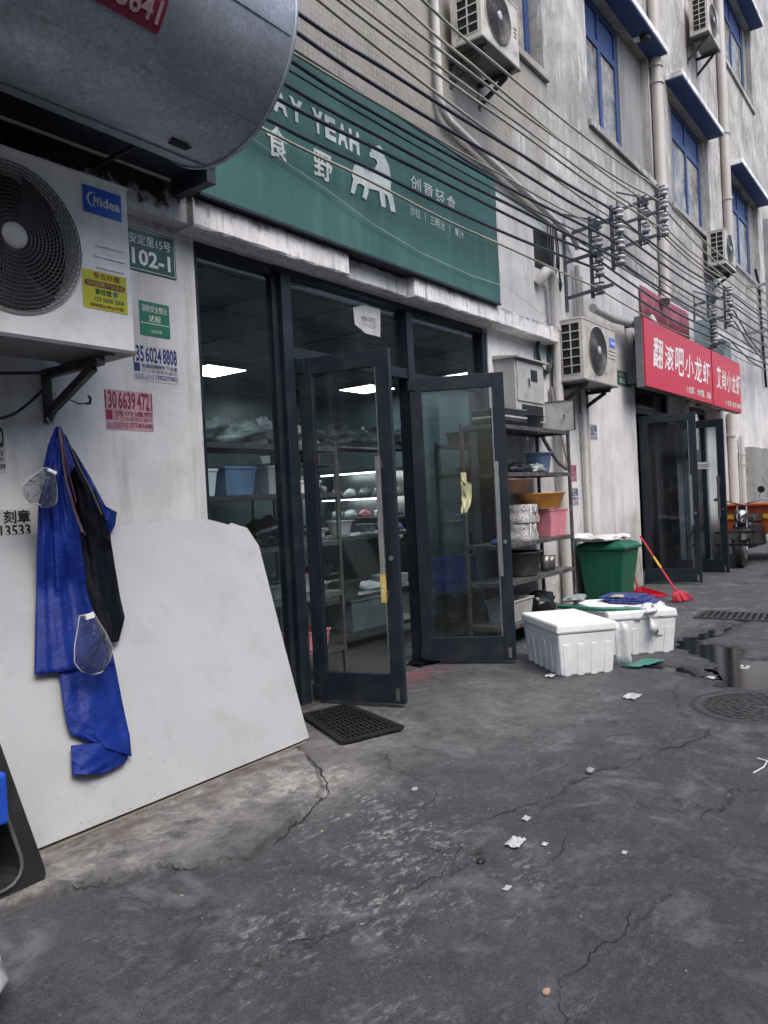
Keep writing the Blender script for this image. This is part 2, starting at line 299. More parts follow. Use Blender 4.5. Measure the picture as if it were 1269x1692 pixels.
# ------------------------------------------------------------ mesh builder
def norm(v):
    v = np.array(v, float); return v/max(1e-9, np.linalg.norm(v))
class MB:
    def __init__(s): s.v = []; s.f = []; s.mi = []; s.sm = []; s.k = 0; s.smooth = False
    def add(s, vs, fs):
        n = len(s.v); s.v += [tuple(map(float, p)) for p in vs]
        for f in fs: s.f.append([i+n for i in f]); s.mi.append(s.k); s.sm.append(s.smooth)
        return s
    def box(s, a, b):
        x0, x1 = sorted((a[0], b[0])); y0, y1 = sorted((a[1], b[1])); z0, z1 = sorted((a[2], b[2]))
        return s.hexa([(x0, y0, z0), (x1, y0, z0), (x1, y1, z0), (x0, y1, z0)], [(x0, y0, z1), (x1, y0, z1), (x1, y1, z1), (x0, y1, z1)])
    def hexa(s, bot, top):
        return s.add(list(bot)+list(top), [(3, 2, 1, 0), (4, 5, 6, 7), (0, 1, 5, 4), (1, 2, 6, 5), (2, 3, 7, 6), (3, 0, 4, 7)])
    def beam(s, p, q, wd, ht, up=(0, 0, 1)):
        p = np.array(p, float); q = np.array(q, float); d = norm(q-p); u = np.array(up, float)
        if abs(d@u) > .98: u = np.array((0, 1, 0.))
        a = norm(np.cross(d, u))*wd/2; b = norm(np.cross(np.cross(d, u), d))*ht/2
        return s.hexa([p-a-b, p+a-b, q+a-b, q-a-b], [p-a+b, p+a+b, q+a+b, q-a+b])
    def tube(s, pts, r, n=10, closed=False, caps=True):
        pts = [np.array(p, float) for p in pts]; m = len(pts); rs = r if hasattr(r, '__len__') else [r]*m
        sm = s.smooth; s.smooth = True; ref = None; vs = []
        for i, p in enumerate(pts):
            if closed: d = norm(pts[(i+1) % m]-pts[i-1])
            else: d = norm(pts[min(i+1, m-1)]-pts[max(i-1, 0)])
            if ref is None:
                ref = np.array((0, 0, 1.)) if abs(d[2]) < .9 else np.array((1, 0, 0.))
            a = norm(np.cross(d, ref)); b = np.cross(a, d); ref = b
            for j in range(n):
                t = 2*math.pi*j/n; vs.append(p+rs[i]*(math.cos(t)*a+math.sin(t)*b))
        fs = []
        for i in range(m if closed else m-1):
            for j in range(n):
                k = (i+1) % m; fs.append((i*n+j, k*n+j, k*n+(j+1) % n, i*n+(j+1) % n))
        s.add(vs, fs)
        if caps and not closed:
            s.smooth = False; s.add(vs[:n], [tuple(range(n))]); s.add(vs[-n:], [tuple(range(n))[::-1]])
        s.smooth = sm; return s
    def lathe(s, c, prof, n=24, sx=1, sy=1):
        sm = s.smooth; s.smooth = True; vs = []
        for r, z in prof:
            for j in range(n):
                t = 2*math.pi*j/n; vs.append((c[0]+r*sx*math.cos(t), c[1]+r*sy*math.sin(t), c[2]+z))
        fs = [(i*n+j, i*n+(j+1) % n, (i+1)*n+(j+1) % n, (i+1)*n+j) for i in range(len(prof)-1) for j in range(n)]
        s.add(vs, fs); s.smooth = sm; return s
    def prism(s, poly, off):
        n = len(poly); off = np.array(off, float); p = [np.array(q, float) for q in poly]
        s.add(p+[q+off for q in p], [tuple(range(n))[::-1], tuple(range(n, 2*n))]+[(i, (i+1) % n, n+(i+1) % n, n+i) for i in range(n)])
        return s
    def grid(s, rows, smooth=True):
        a = s.smooth; s.smooth = smooth; n = len(rows[0])
        s.add([p for r in rows for p in r], [(i*n+j, i*n+j+1, (i+1)*n+j+1, (i+1)*n+j) for i in range(len(rows)-1) for j in range(n-1)])
        s.smooth = a; return s
    def xf(s, m, start=0):
        for i in range(start, len(s.v)): s.v[i] = tuple(m @ Vector(s.v[i]))
        return s
    def build(s, name, mats, parent=None, bevel=0, solid=0, sub=0, label=None):
        me = bpy.data.meshes.new(name); me.from_pydata(s.v, [], s.f)
        mats = mats if isinstance(mats, (list, tuple)) else [mats]
        for m in mats: me.materials.append(M[m] if isinstance(m, str) else m)
        me.polygons.foreach_set('material_index', s.mi); me.polygons.foreach_set('use_smooth', s.sm); me.update()
        o = bpy.data.objects.new(name, me); COL.objects.link(o)
        if parent: o.parent = parent
        if solid:
            md = o.modifiers.new('solid', 'SOLIDIFY'); md.thickness = solid; md.offset = 0
        if bevel:
            md = o.modifiers.new('bevel', 'BEVEL'); md.width = bevel; md.segments = 2; md.limit_method = 'ANGLE'; md.angle_limit = R(40)
        if sub:
            md = o.modifiers.new('sub', 'SUBSURF'); md.levels = sub; md.render_levels = sub
        if label: o['label'] = label
        return o
def tag(o, label, cat, group=None):
    o['label'] = label; o['category'] = cat
    if group: o['group'] = group
    return o
def struct(o): o['kind'] = 'structure'; return o
def thing(name, label, cat, loc=(0, 0, 0), group=None, rot=None):
    o = bpy.data.objects.new(name, None); COL.objects.link(o); o.location = loc; o.empty_display_size = .1
    if rot: o.rotation_euler = rot
    return tag(o, label, cat, group)
_fc = {}
def text_mesh(body, bold=0, shear=0):
    k = (body, bold, shear)
    if k in _fc: return _fc[k]
    c = bpy.data.curves.new('lettering', 'FONT'); c.body = body; c.offset = bold; c.resolution_u = 2; c.shear = shear
    o = bpy.data.objects.new('lettering', c); COL.objects.link(o); bpy.context.view_layer.update()
    me = bpy.data.meshes.new_from_object(o.evaluated_get(bpy.context.evaluated_depsgraph_get()))
    vs = [tuple(v.co) for v in me.vertices]; fs = [tuple(p.vertices) for p in me.polygons]
    bpy.data.objects.remove(o); bpy.data.curves.remove(c); bpy.data.meshes.remove(me)
    _fc[k] = (vs, fs); return vs, fs
def put_text(mb, body, x0, x1, z0, z1, y, bold=0, shear=0, slope=0):
    """lettering filling the box x0..x1, z0..z1 on the plane y (facing -y)"""
    if bold and max(map(ord, body)) > 0x3000:
        e = min(abs(z1-z0)/max(1, body.count('\n')+1), (x1-x0)/max(1, max(map(len, body.split('\n')))))*bold*1.1
        for k_, (dx, dz) in enumerate(((-e, 0), (e, 0), (0, e), (0, -e))): put_text(mb, body, x0+dx, x1+dx, z0+dz, z1+dz, y-.00025*(k_+1), 0, shear, slope)
        return
    vs, fs = text_mesh(body, bold, shear)
    if not vs: return
    a = np.array(vs); lo = a.min(0); hi = a.max(0); d = np.maximum(hi-lo, 1e-6)
    X = x0+(a[:, 0]-lo[0])/d[0]*(x1-x0); Z = z0+(a[:, 1]-lo[1])/d[1]*(z1-z0)+slope*(X-x0)
    mb.add(list(zip(X, np.full(len(a), y), Z)), fs)
def circle_hole_plate(mb, x0, x1, z0, z1, cx, cz, r, y, n=48):
    ring = [(cx+r*math.cos(2*math.pi*i/n), y, cz+r*math.sin(2*math.pi*i/n)) for i in range(n)]
    out = []
    for i in range(n):
        c, s_ = math.cos(2*math.pi*i/n), math.sin(2*math.pi*i/n); ts = []
        if c > 1e-6: ts.append((x1-cx)/c)
        if c < -1e-6: ts.append((x0-cx)/c)
        if s_ > 1e-6: ts.append((z1-cz)/s_)
        if s_ < -1e-6: ts.append((z0-cz)/s_)
        t = min(ts); out.append([cx+t*c, y, cz+t*s_])
    for qx in (x0, x1):
        for qz in (z0, z1):
            k = min(range(n), key=lambda i: (out[i][0]-qx)**2+(out[i][2]-qz)**2); out[k] = [qx, y, qz]
    mb.add(ring+out, [(i, (i+1) % n, n+(i+1) % n, n+i) for i in range(n)])
# ------------------------------------------------------------ numpy noise and polygon tools for the ground
def vnoise(x, y, seed):
    rs = np.random.RandomState(seed); T = rs.rand(256, 256); xi = np.floor(x).astype(int); yi = np.floor(y).astype(int)
    fx = x-xi; fy = y-yi; fx = fx*fx*(3-2*fx); fy = fy*fy*(3-2*fy)
    g = lambda a, b: T[a % 256, b % 256]
    return (g(xi, yi)*(1-fx)+g(xi+1, yi)*fx)*(1-fy)+(g(xi, yi+1)*(1-fx)+g(xi+1, yi+1)*fx)*fy
def fbm(x, y, seed, octv=5):
    s = 0; a = .5; t = 0
    for i in range(octv): s = s+a*vnoise(x*2**i, y*2**i, seed+i); t += a; a *= .55
    return s/t
def seg_dist(X, Y, pts, closed=False):
    D = np.full(X.shape, 1e9); P = list(pts)+([pts[0]] if closed else [])
    for (ax, ay), (bx, by) in zip(P[:-1], P[1:]):
        L = (bx-ax)**2+(by-ay)**2+1e-12; t = np.clip(((X-ax)*(bx-ax)+(Y-ay)*(by-ay))/L, 0, 1)
        D = np.minimum(D, np.hypot(X-ax-t*(bx-ax), Y-ay-t*(by-ay)))
    return D
def inside(X, Y, P):
    c = np.zeros(X.shape, bool); n = len(P)
    for i in range(n):
        (x1, y1), (x2, y2) = P[i], P[i-1]
        if y1 == y2: continue
        c ^= ((y1 > Y) != (y2 > Y)) & (X < (x2-x1)*(Y-y1)/(y2-y1)+x1)
    return c
def sdf(X, Y, P): d = seg_dist(X, Y, P, True); return np.where(inside(X, Y, P), -d, d)
def ss(a, b, x): t = np.clip((x-a)/(b-a), 0, 1); return t*t*(3-2*t)
# ------------------------------------------------------------ ground
PUD1 = [(6.95, -1.46), (6.53, -1.55), (6.43, -1.77), (6.05, -2.0), (5.75, -2.06), (5.47, -2.12), (5.42, -2.3), (5.5, -2.75), (6.1, -3.1), (6.5, -2.55), (6.42, -2.17), (6.76, -2.12), (6.91, -1.75), (7.39, -1.85), (8.15, -1.95), (8.2, -1.8), (7.83, -1.71), (7.42, -1.6)]
PUD2 = [(5.72, -1.52), (6.0, -1.62), (5.95, -1.9), (5.86, -2.03), (5.66, -2.13), (5.58, -2.03), (5.72, -1.9), (5.72, -1.7)]
APRON = [(.3, .1), (.3, -.82), (.9, -.80), (1.45, -.91), (1.62, -1.02), (1.75, -1.06), (1.86, -1.2), (2.02, -1.33), (2.31, -1.27), (2.55, -1.2), (2.74, -1.08), (2.92, -.86), (3.1, -.62), (3.2, -.3), (3.25, .1)]
CRACKS = [[(3.30, -2.05), (3.43, -2.10), (3.60, -2.14), (3.84, -2.23), (4.04, -2.32), (4.18, -2.37), (4.5, -2.40)],
          [(3.80, -2.86), (3.70, -2.83), (3.59, -2.70), (3.12, -2.70), (2.53, -2.70), (2.18, -2.66), (2.03, -2.65), (1.7, -2.75)],
          [(1.25, -1.86), (1.53, -1.79), (1.80, -1.94), (2.0, -1.98), (2.37, -2.02), (3.02, -2.02), (3.30, -2.05)],
          [(3.1, -.62), (3.25, -.95), (3.05, -1.35), (2.85, -1.62), (2.5, -1.5)], [(2.37, -2.02), (2.45, -1.75), (2.70, -1.55)],
          [(4.5, -2.4), (4.75, -2.15), (5.2, -2.0), (5.55, -2.05)]]
CRW = [1.5, .9, 1.0, .5, .5, .7]
def axis(parts):
    a = []
    for lo, hi, st in parts: a += list(np.arange(lo, hi-1e-9, st))
    return np.array(a+[parts[-1][1]])
gx = axis([(-60, -8, 6), (-8, .6, .45), (.6, 4.6, .0115), (4.6, 9, .022), (9, 16, .06), (16, 40, .5), (40, 160, 8)])
gy = axis([(-60, -6, 6), (-6, -3.5, .2), (-3.5, -.04, .0125), (-.04, .09, .0433)])
GX, GY = np.meshgrid(gx, gy)
n1 = fbm(GX*1.3, GY*1.3, 3); n2 = fbm(GX*9, GY*9, 11); n3 = fbm(GX*40, GY*40, 21, 3)
near = ss(-1, .5, GX)*ss(14, 9, GX)
H = (n1-.5)*.016*near+(n2-.5)*.005*near+(n3-.5)*.003*near
wx = GX+(fbm(GX*5, GY*5, 31)-.5)*.16+(n3-.5)*.045; wy = GY+(fbm(GX*5+40, GY*5, 37)-.5)*.16+(n3-.5)*.045
wx2 = GX+(fbm(GX*5, GY*5, 31)-.5)*.10+(n3-.5)*.03; wy2 = GY+(fbm(GX*5+40, GY*5, 37)-.5)*.10+(n3-.5)*.03
ap = ss(.008, -.008, sdf(wx2, wy2, APRON)); H += ap*(.026*ss(-.58, -.72, GY)+.008*(n2-.5))+.0
crk = np.zeros_like(GX)
for P, cw in zip(CRACKS, CRW):
    d = seg_dist(wx, wy, P); c = np.exp(-(d/(.0055*cw))**2)*ss(.40, .56, fbm(GX*4, GY*4, 91))*1.2+.25*np.exp(-(d/(.02*cw))**2)*ss(.5, .62, n2); crk = np.maximum(crk, c*min(1, cw))
de = np.abs(sdf(wx2, wy2, APRON)+.008); crk = np.maximum(crk, .9*np.exp(-(de/.012)**2)*ss(.42, .52, fbm(GX*2.1, GY*2.1, 77)))
H -= .016*crk
d1 = np.minimum(sdf(wx, wy, PUD1), sdf(wx, wy, PUD2)); d1 = d1+.06+(n2-.5)*.17+(n3-.5)*.05; H -= .020*ss(.05, -.05, d1)
MH = (5.04, -2.56); dm = np.hypot(GX-MH[0], GY-MH[1]); k = ss(.47, .40, dm); H = H*(1-k)+k*(-.006)
k = ss(.05, 0, np.maximum(np.abs(GX-8.42)-.24, np.abs(GY+1.72)-.4)); H = H*(1-k)-k*.05
H = np.where(GY > -.005, H-.0, H)
wet = ss(.16, -.0, d1+(n3-.5)*.12)*near
wet = np.maximum(wet, .55*ss(.35, .0, seg_dist(wx, wy, [(5.4, -1.2), (5.9, -1.5), (5.3, -1.8), (5.0, -2.1)])-.05+(n2-.5)*.2))
pale = np.zeros_like(GX)
for (cx_, cy_, rr, a) in [(2.62, -1.45, .28, 1), (2.35, -1.72, .36, .95), (2.02, -1.90, .28, 1), (1.65, -1.85, .3, .6), (2.9, -1.25, .2, .5), (2.55, -1.0, .35, .8), (2.0, -.95, .3, .4), (2.4, -2.25, .35, .45), (3.9, -1.9, .4, .25), (6.9, -1.3, .35, .8), (1.5, -2.2, .4, .35), (8.2, -1.1, .4, .5)]:
    pale = np.maximum(pale, a*np.exp(-((GX-cx_)**2+(GY-cy_)**2)/rr**2*1.1))
pale = np.maximum(pale, .12)
patch = np.maximum(ap*.72*ss(-1.6, -.8, GY), 1.0*np.exp(-(((GX-2.72)/.42)**2+((GY+.98)/.27)**2))); patch = np.maximum(patch, .6*np.exp(-(((GX-3.4)/.5)**2+((GY+.75)/.5)**2)))
patch = np.maximum(patch, .35*np.exp(-(((GX-6.9)/1.2)**2+((GY+1.1)/.35)**2)))
patch = np.maximum(patch, .38*np.exp(-(((GX-4.3)/1.1)**2+((GY+1.25)/.6)**2))*ss(.3, .6, n1)); earth = np.exp(-((GY+.62)/.22)**2)*ss(3.4, 2.9, GX)
redp = np.exp(-(((GX-4.75)/.42)**2+((GY+.12)/.16)**2))
me = bpy.data.meshes.new('ground'); ny, nx = GX.shape
me.from_pydata(np.stack([GX, GY, H], -1).reshape(-1, 3).tolist(), [], [])
idx = np.arange(nx*ny).reshape(ny, nx); q = np.stack([idx[:-1, :-1], idx[:-1, 1:], idx[1:, 1:], idx[1:, :-1]], -1).reshape(-1)
nf = len(q)//4; me.loops.add(nf*4); me.loops.foreach_set('vertex_index', q.astype(np.int32)); me.polygons.add(nf)
me.polygons.foreach_set('loop_start', np.arange(0, nf*4, 4, dtype=np.int32)); me.polygons.foreach_set('use_smooth', np.ones(nf, bool)); me.update(calc_edges=True)
for nm, ch in (('stain', (pale, wet, crk)), ('patch', (patch, earth, redp))):
    ca = me.color_attributes.new(nm, 'FLOAT_COLOR', 'POINT')
    ca.data.foreach_set('color', np.stack([*ch, np.ones_like(GX)], -1).astype(np.float32).reshape(-1))
me.materials.append(M['ground']); gr = bpy.data.objects.new('ground', me); COL.objects.link(gr); struct(gr)
def hz(x, y):
    i = min(max(np.searchsorted(gy, y), 1), ny-1); j = min(max(np.searchsorted(gx, x), 1), nx-1); return float(H[i-1:i+1, j-1:j+1].max())
def puddle(P, z=-.0105):
    c = np.mean(P, 0); m = MB(); pts = []
    for (a, b) in P:
        d = norm((a-c[0], b-c[1])); pts.append((a+d[0]*.09, b+d[1]*.09, z))
    m.add(pts, [tuple(range(len(pts)))]); return struct(m.build('puddle', 'water'))
puddle(PUD1); puddle(PUD2)
def jag(P, n, amp, rs):
    P = [np.array(p, float) for p in P]
    for k_ in range(n):
        Q = [P[0]]
        for a, b in zip(P[:-1], P[1:]):
            d = b-a; L = np.linalg.norm(d)
            if L > .012: Q.append((a+b)/2+np.array((-d[1], d[0]))*rs.uniform(-amp, amp))
            Q.append(b)
        P = Q
    return P
def crack(P, wmax, seed, gate=.42, n=5, amp=.22):
    rs = np.random.RandomState(seed); P = jag(P, n, amp, rs); m = MB(); N_ = len(P); s_ = np.cumsum([0]+[np.linalg.norm(P[i+1]-P[i]) for i in range(N_-1)])
    wv = fbm(s_*3.1+seed, s_*0+seed*1.7, 50+seed, 4); wj = rs.rand(N_)
    wd = .62*wmax*np.clip((wv-gate)/(.75-gate), 0, 1)*(.5+wj); wd *= np.minimum(1, np.minimum(s_, s_[-1]-s_)/.15)
    L_ = []; R_ = []
    for i, p in enumerate(P):
        d = norm(P[min(i+1, N_-1)]-P[max(i-1, 0)]); q_ = np.array((-d[1], d[0]))*wd[i]/2; z = hz(p[0], p[1])+.0035
        L_.append((p[0]+q_[0], p[1]+q_[1], z)); R_.append((p[0]-q_[0], p[1]-q_[1], z))
    fs = [(i, i+1, N_+i+1, N_+i) for i in range(N_-1) if wd[i] > .0006 or wd[i+1] > .0006]
    m.add(L_+R_, fs); return struct(m.build('ground_crack', 'crackdirt'))
for i, (P, cw) in enumerate(zip(CRACKS, (.016, .008, .012, .008, .006, .010))): crack(P, cw, i+1, .46 if i == 1 else .36)
crack(APRON[3:13], .018, 11, .30, 5, .12); crack([(2.31, -1.27), (2.1, -1.05), (1.9, -.95), (1.75, -1.06)], .006, 12); crack([(2.4, -2.4), (2.9, -2.35), (3.3, -2.1)], .006, 13); crack([(3.4, -1.9), (3.7, -2.0), (3.9, -1.95), (4.2, -2.1)], .009, 14)
crack([(3.35, -1.55), (3.0, -1.62), (2.7, -1.75), (2.45, -1.75)], .010, 15); crack([(4.3, -2.9), (4.0, -3.0), (3.6, -3.1), (3.0, -3.05)], .006, 16); crack([(1.9, -2.2), (1.6, -2.3), (1.3, -2.25)], .006, 17); crack([(6.3, -1.0), (6.9, -1.15), (7.6, -1.2), (8.2, -1.35)], .02, 18)
# ------------------------------------------------------------ the building on the left: walls, windows, shopfronts
bld = thing('apartment_building', 'weathered white and grey apartment block with glazed shops at street level', 'building')
def walls(mb, x0, x1, z0, z1, holes, y=0.0, depth=.24):
    xs = sorted({x0, x1, *[h[0] for h in holes], *[h[1] for h in holes]}); zs = sorted({z0, z1, *[h[2] for h in holes], *[h[3] for h in holes]})
    for a, b in zip(xs[:-1], xs[1:]):
        for c, d in zip(zs[:-1], zs[1:]):
            if any(h[0] <= a and b <= h[1] and h[2] <= c and d <= h[3] for h in holes): continue
            mb.add([(a, y, c), (b, y, c), (b, y, d), (a, y, d)], [(0, 1, 2, 3)]); mb.add([(a, y+depth, c), (b, y+depth, c), (b, y+depth, d), (a, y+depth, d)], [(3, 2, 1, 0)])
    for a, b, c, d in holes:
        c2 = max(c, z0)
        if c > z0: mb.add([(a, y, c), (b, y, c), (b, y+depth, c), (a, y+depth, c)], [(0, 3, 2, 1)])
        if d < z1: mb.add([(a, y, d), (b, y, d), (b, y+depth, d), (a, y+depth, d)], [(0, 1, 2, 3)])
        mb.add([(a, y, c2), (a, y, d), (a, y+depth, d), (a, y+depth, c2)], [(3, 2, 1, 0)]); mb.add([(b, y, c2), (b, y, d), (b, y+depth, d), (b, y+depth, c2)], [(0, 1, 2, 3)])
    return mb
SH1 = (3.02, 6.56, -.05, 2.95); SH2 = (10.76, 12.35, -.05, 2.82); HOLE = (7.69, 8.24, 3.78, 4.22)
SH3 = (13.1, 14.6, -.05, 2.7)
walls(MB(), -4, 45, -.05, 4.36, [SH1, SH2, SH3, HOLE]).build('lower_wall', 'plaster', bld)
UPW = [(6.9, 8.15, 6.02, 7.9), (9.48, 12.0, 6.0, 7.85), (13.0, 15.5, 5.95, 7.85), (17.3, 20.1, 5.95, 7.85), (23.5, 26, 5.95, 7.85),
       (9.48, 11.6, 10.1, 12.0), (13.0, 15.5, 10.1, 12.0), (17.3, 20.1, 10.1, 12.0), (23.2, 26, 10.1, 12.0)]
walls(MB(), -4, 45, 4.36, 15, UPW, -.012, .3).build('upper_wall', 'upper', bld)
MB().add([(-4, .24, 15), (45, .24, 15), (45, 6, 15), (-4, 6, 15)], [(0, 1, 2, 3)]).add([(-4, 0, -.05), (-4, 6, -.05), (-4, 6, 15), (-4, 0, 15)], [(0, 1, 2, 3)]).add([(45, 0, -.05), (45, 6, -.05), (45, 6, 15), (45, 0, 15)], [(3, 2, 1, 0)]).build('roof_and_end_walls', 'conc', bld)
MB().box((HOLE[0]-.02, .245, HOLE[2]-.02), (HOLE[1]+.02, .26, HOLE[3]+.02)).box((HOLE[0]+.001, .02, HOLE[2]+.001), (HOLE[1]-.001, .03, HOLE[3]-.001)).build('vent_opening', 'void', bld)  # near-black sheet just inside the mouth stands in for the hole's shade
def upwin(h, bx0, bx1, hood=True, zt=None, curtain=(.30, .29, .27)):
    x0, x1, z0, z1 = h; m = MB(); y0, y1 = .12, .17
    zt = z0+(z1-z0)*.72; xm = (bx0+bx1)/2; fw = .10
    for a, b, c, d in ((bx0, bx0+fw, z0, z1), (bx1-fw, bx1, z0, z1), (bx0+fw, bx1-fw, z0, z0+fw), (bx0+fw, bx1-fw, z1-fw, z1), (bx0+fw, bx1-fw, zt-fw/2, zt+fw/2), (xm-fw/2, xm+fw/2, z0+fw, zt-fw/2), (xm-fw/2, xm+fw/2, zt+fw/2, z1-fw)):
        m.box((a, y0, c), (b, y1, d))
    f = m.build('window', 'bluewin', bld)
    MB().box((bx0+.03, .143, z0+.03), (bx1-.03, .149, zt)).build('pane', 'upglass', f); MB().box((bx0+.03, .143, zt+.01), (bx1-.03, .149, z1-.03)).build('transom_panel', 'slabblue', f)
    q = MB(); rows = []
    for zi in (z0, zt):
        rows.append([(bx0+(bx1-bx0)*.5*i/14+.06, .20+.02*math.sin(i*1.9), zi) for i in range(15)])
    q.grid(rows).build('curtain', mat('curtain_cloth', (.42, .40, .37), .8, bump=0), f)
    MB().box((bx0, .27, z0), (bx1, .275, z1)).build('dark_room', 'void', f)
    if bx1 < x1-.1: MB().box((bx1+.001, .10, z0+.001), (x1-.001, .25, z1-.001)).build('infill_panel', 'infill', bld)
    if bx0 > x0+.1: MB().box((x0+.001, .10, z0+.001), (bx0-.001, .25, z1-.001)).build('infill_panel', 'infill', bld)
    if hood:
        k = MB(); k.box((x0-.12, -.29, z1+.02), (x1+.12, -.014, z1+.12)); k.build('window_hood', 'slab', bld, bevel=.012)
        MB().box((x0-.10, -.275, z1+.004), (x1+.10, -.015, z1+.018)).build('hood_soffit', 'slabblue', bld)
    MB().box((x0-.05, -.06, z0-.09), (x1+.05, -.014, z0-.003)).build('window_sill', 'upper', bld, bevel=.01)
upwin(UPW[0], 7.2, 8.1, hood=False); upwin(UPW[1], 9.6, 11.0); upwin(UPW[2], 13.55, 15.4); upwin(UPW[3], 17.6, 19.6); upwin(UPW[4], 23.6, 25.6)
upwin(UPW[5], 9.6, 11.0); upwin(UPW[6], 13.55, 15.4); upwin(UPW[7], 17.5, 19.8); upwin(UPW[8], 23.4, 25.6)
# concrete ledge over the shopfront, with the chipped stretch
def ledge(x0, x1, yf, z0, z1, nm='concrete_ledge'):
    n = max(2, int((x1-x0)/.06)); rows = []; rr = np.random.RandomState(int(abs(x0)*100))
    prof = [(-.001, z0), (yf+.01, z0), (yf, z0+.012), (yf, z1-.012), (yf+.012, z1), (-.001, z1+.01)]
    for (yy, zz) in prof:
        rows.append([(x0+(x1-x0)*i/n, yy+(rr.rand()-.5)*.006*(yy < -.02), zz+(rr.rand()-.5)*.006) for i in range(n+1)])
    m = MB(); m.grid(rows, False)
    m.add([(x0, a, b) for a, b in prof], [tuple(range(6))]); m.add([(x1, a, b) for a, b in prof], [tuple(range(6))[::-1]])
    return m.build(nm, 'lintel', bld)
ledge(-1, 2.9, -.10, 2.97, 3.19); ledge(2.901, 4.285, -.155, 2.955, 3.12); ledge(4.286, 5.10, -.085, 2.965, 3.12); ledge(5.101, 7.86, -.16, 2.96, 3.125)
# shopfront frame and glazing
def fr(mb, x0, x1, z0, z1, y0=.03, y1=.10): mb.box((x0, y0, z0), (x1, y1, z1))
sf = MB()
fr(sf, 3.022, 3.07, 0, 2.95); fr(sf, 3.70, 3.745, 0, 2.90, .04, .10); fr(sf, 3.748, 3.84, 0, 2.90, .0, .11); fr(sf, 3.07, 3.70, 2.88, 2.95); fr(sf, 3.07, 3.70, 0, .07)
fr(sf, 3.70, 6.50, 2.901, 2.95, .02, .11); fr(sf, 3.841, 5.20, 2.34, 2.42, .01, .10); fr(sf, 5.201, 5.29, 0, 2.90, 0, .11); fr(sf, 6.47, 6.558, 0, 2.90, .01, .11)
fr(sf, 5.291, 6.469, 2.34, 2.40, .03, .10); fr(sf, 5.291, 6.469, 0, .08, .03, .10)
sfo = sf.build('shopfront_frame', 'navy', bld, bevel=.003)
for a, b, c, d in ((3.07, 3.70, .07, 2.88), (3.84, 5.20, 2.42, 2.901), (5.29, 6.47, 2.40, 2.901), (5.29, 6.47, .08, 2.34)):
    MB().box((a+.001, .066, c+.001), (b-.001, .074, d-.001)).build('pane', 'glass', sfo)
def door_leaf(hx, hy, tip, z0, z1, handle_z, handle_at=.12, sticker=None, label=None, both=True, gm_='doorglass'):
    p = np.array((hx, hy)); t = np.array(tip); L = np.linalg.norm(t-p); ang = math.atan2(t[1]-p[1], t[0]-p[0])
    m = MB(); T = .045; sw = .095
    m.box((0, 0, z0), (sw, T, z1)); m.box((L-sw, 0, z0), (L, T, z1)); m.box((sw, .001, z1-.11), (L-sw, T-.001, z1)); m.box((sw, .001, z0), (L-sw, T-.001, z0+.19))
    d = m.build('glass_door', 'navy', bld, bevel=.003, label=label); d.location = (hx, hy, 0); d.rotation_euler = (0, 0, ang)
    MB().box((sw+.001, .018, z0+.19), (L-sw-.001, .026, z1-.11)).build('pane', gm_, d)
    hm = MB()
    for s_ in ((1, -1) if both else (1,)):
        yb = T+.055 if s_ > 0 else -.055
        hm.box((L-sw-.01, yb-.007, handle_z[0]), (L-sw+.028, yb+.007, handle_z[1]))
        for zz in (handle_z[0]+.02, handle_z[1]-.07):
            if s_ > 0: hm.box((L-sw, T, zz), (L-sw+.02, yb, zz+.05))
            else: hm.box((L-sw, yb, zz), (L-sw+.02, 0, zz+.05))
    hm.build('handle', 'steel', d, bevel=.002)
    bm_ = MB(); bm_.box((L-sw-.012, .012, z0+.19), (L-sw-.002, .016, z1-.11)); bm_.build('glazing_bead', 'steel', d)
    for zz in (z0+.02, z1-.10): MB().box((-.012, -.006, zz), (.05, T+.006, zz+.08)).build('pivot_hinge', 'navy', d, bevel=.003)
    lk = MB(); lk.tube([(L-sw*.5, -.006, .98), (L-sw*.5, T+.006, .98)], .016, 14); lk.build('lock', 'steel', d); MB().box((L-sw*.62, -.002, z0+.02), (L-sw*.38, T+.002, z0+.10)).build('floor_bolt', 'steel', d)
    if sticker:
        q = MB(); q.box((L-sw-.011, -.064, handle_z[0]+.0), (L-sw+.029, -.0625, handle_z[0]+.18)); q.k = 1
        put_text(q, '门\n动\n推\n拉', L-sw-.003, L-sw+.02, handle_z[0]+.015, handle_z[0]+.165, -.0655, .01); q.build('handle_sticker', ['yel', 'white'], d)
    return d
DL = door_leaf(3.87, .0, (4.03, -.64), .03, 2.34, (.70, 1.64), sticker=1, label='left glass door leaf swung open')
DR = door_leaf(5.19, .0, (5.52, -.685), .03, 2.335, (.71, 1.62), label='right glass door leaf swung open')
# second shop entrance (two leaves) and a third dark opening
s2 = MB(); fr(s2, 10.762, 10.84, 0, 2.82); fr(s2, 12.27, 12.348, 0, 2.82); fr(s2, 10.84, 12.27, 2.42, 2.50); fr(s2, 10.84, 12.27, 2.74, 2.82)
s2o = s2.build('shopfront_frame', 'navyd', bld); MB().box((10.841, .066, 2.50), (12.269, .074, 2.74)).build('pane', 'glass', s2o)
door_leaf(10.86, .0, (10.95, -.74), .03, 2.36, (.82, 1.50), label='dark glass door leaf with grey film, left of the second shop', gm_='filmglass')
D4 = door_leaf(12.26, .0, (12.22, -.80), .03, 2.33, (.86, 1.48), label='second shop right glass door leaf with small white card')
q = MB(); L4 = math.hypot(.04, .8); q.box((.36, -.004, 1.60), (.60, -.002, 1.70)); q.k = 1
for i in range(2): q.box((.385, -.0055, 1.625+i*.03), (.575, -.0045, 1.635+i*.03))
q.build('card_notice', ['white', 'inkblack'], D4)
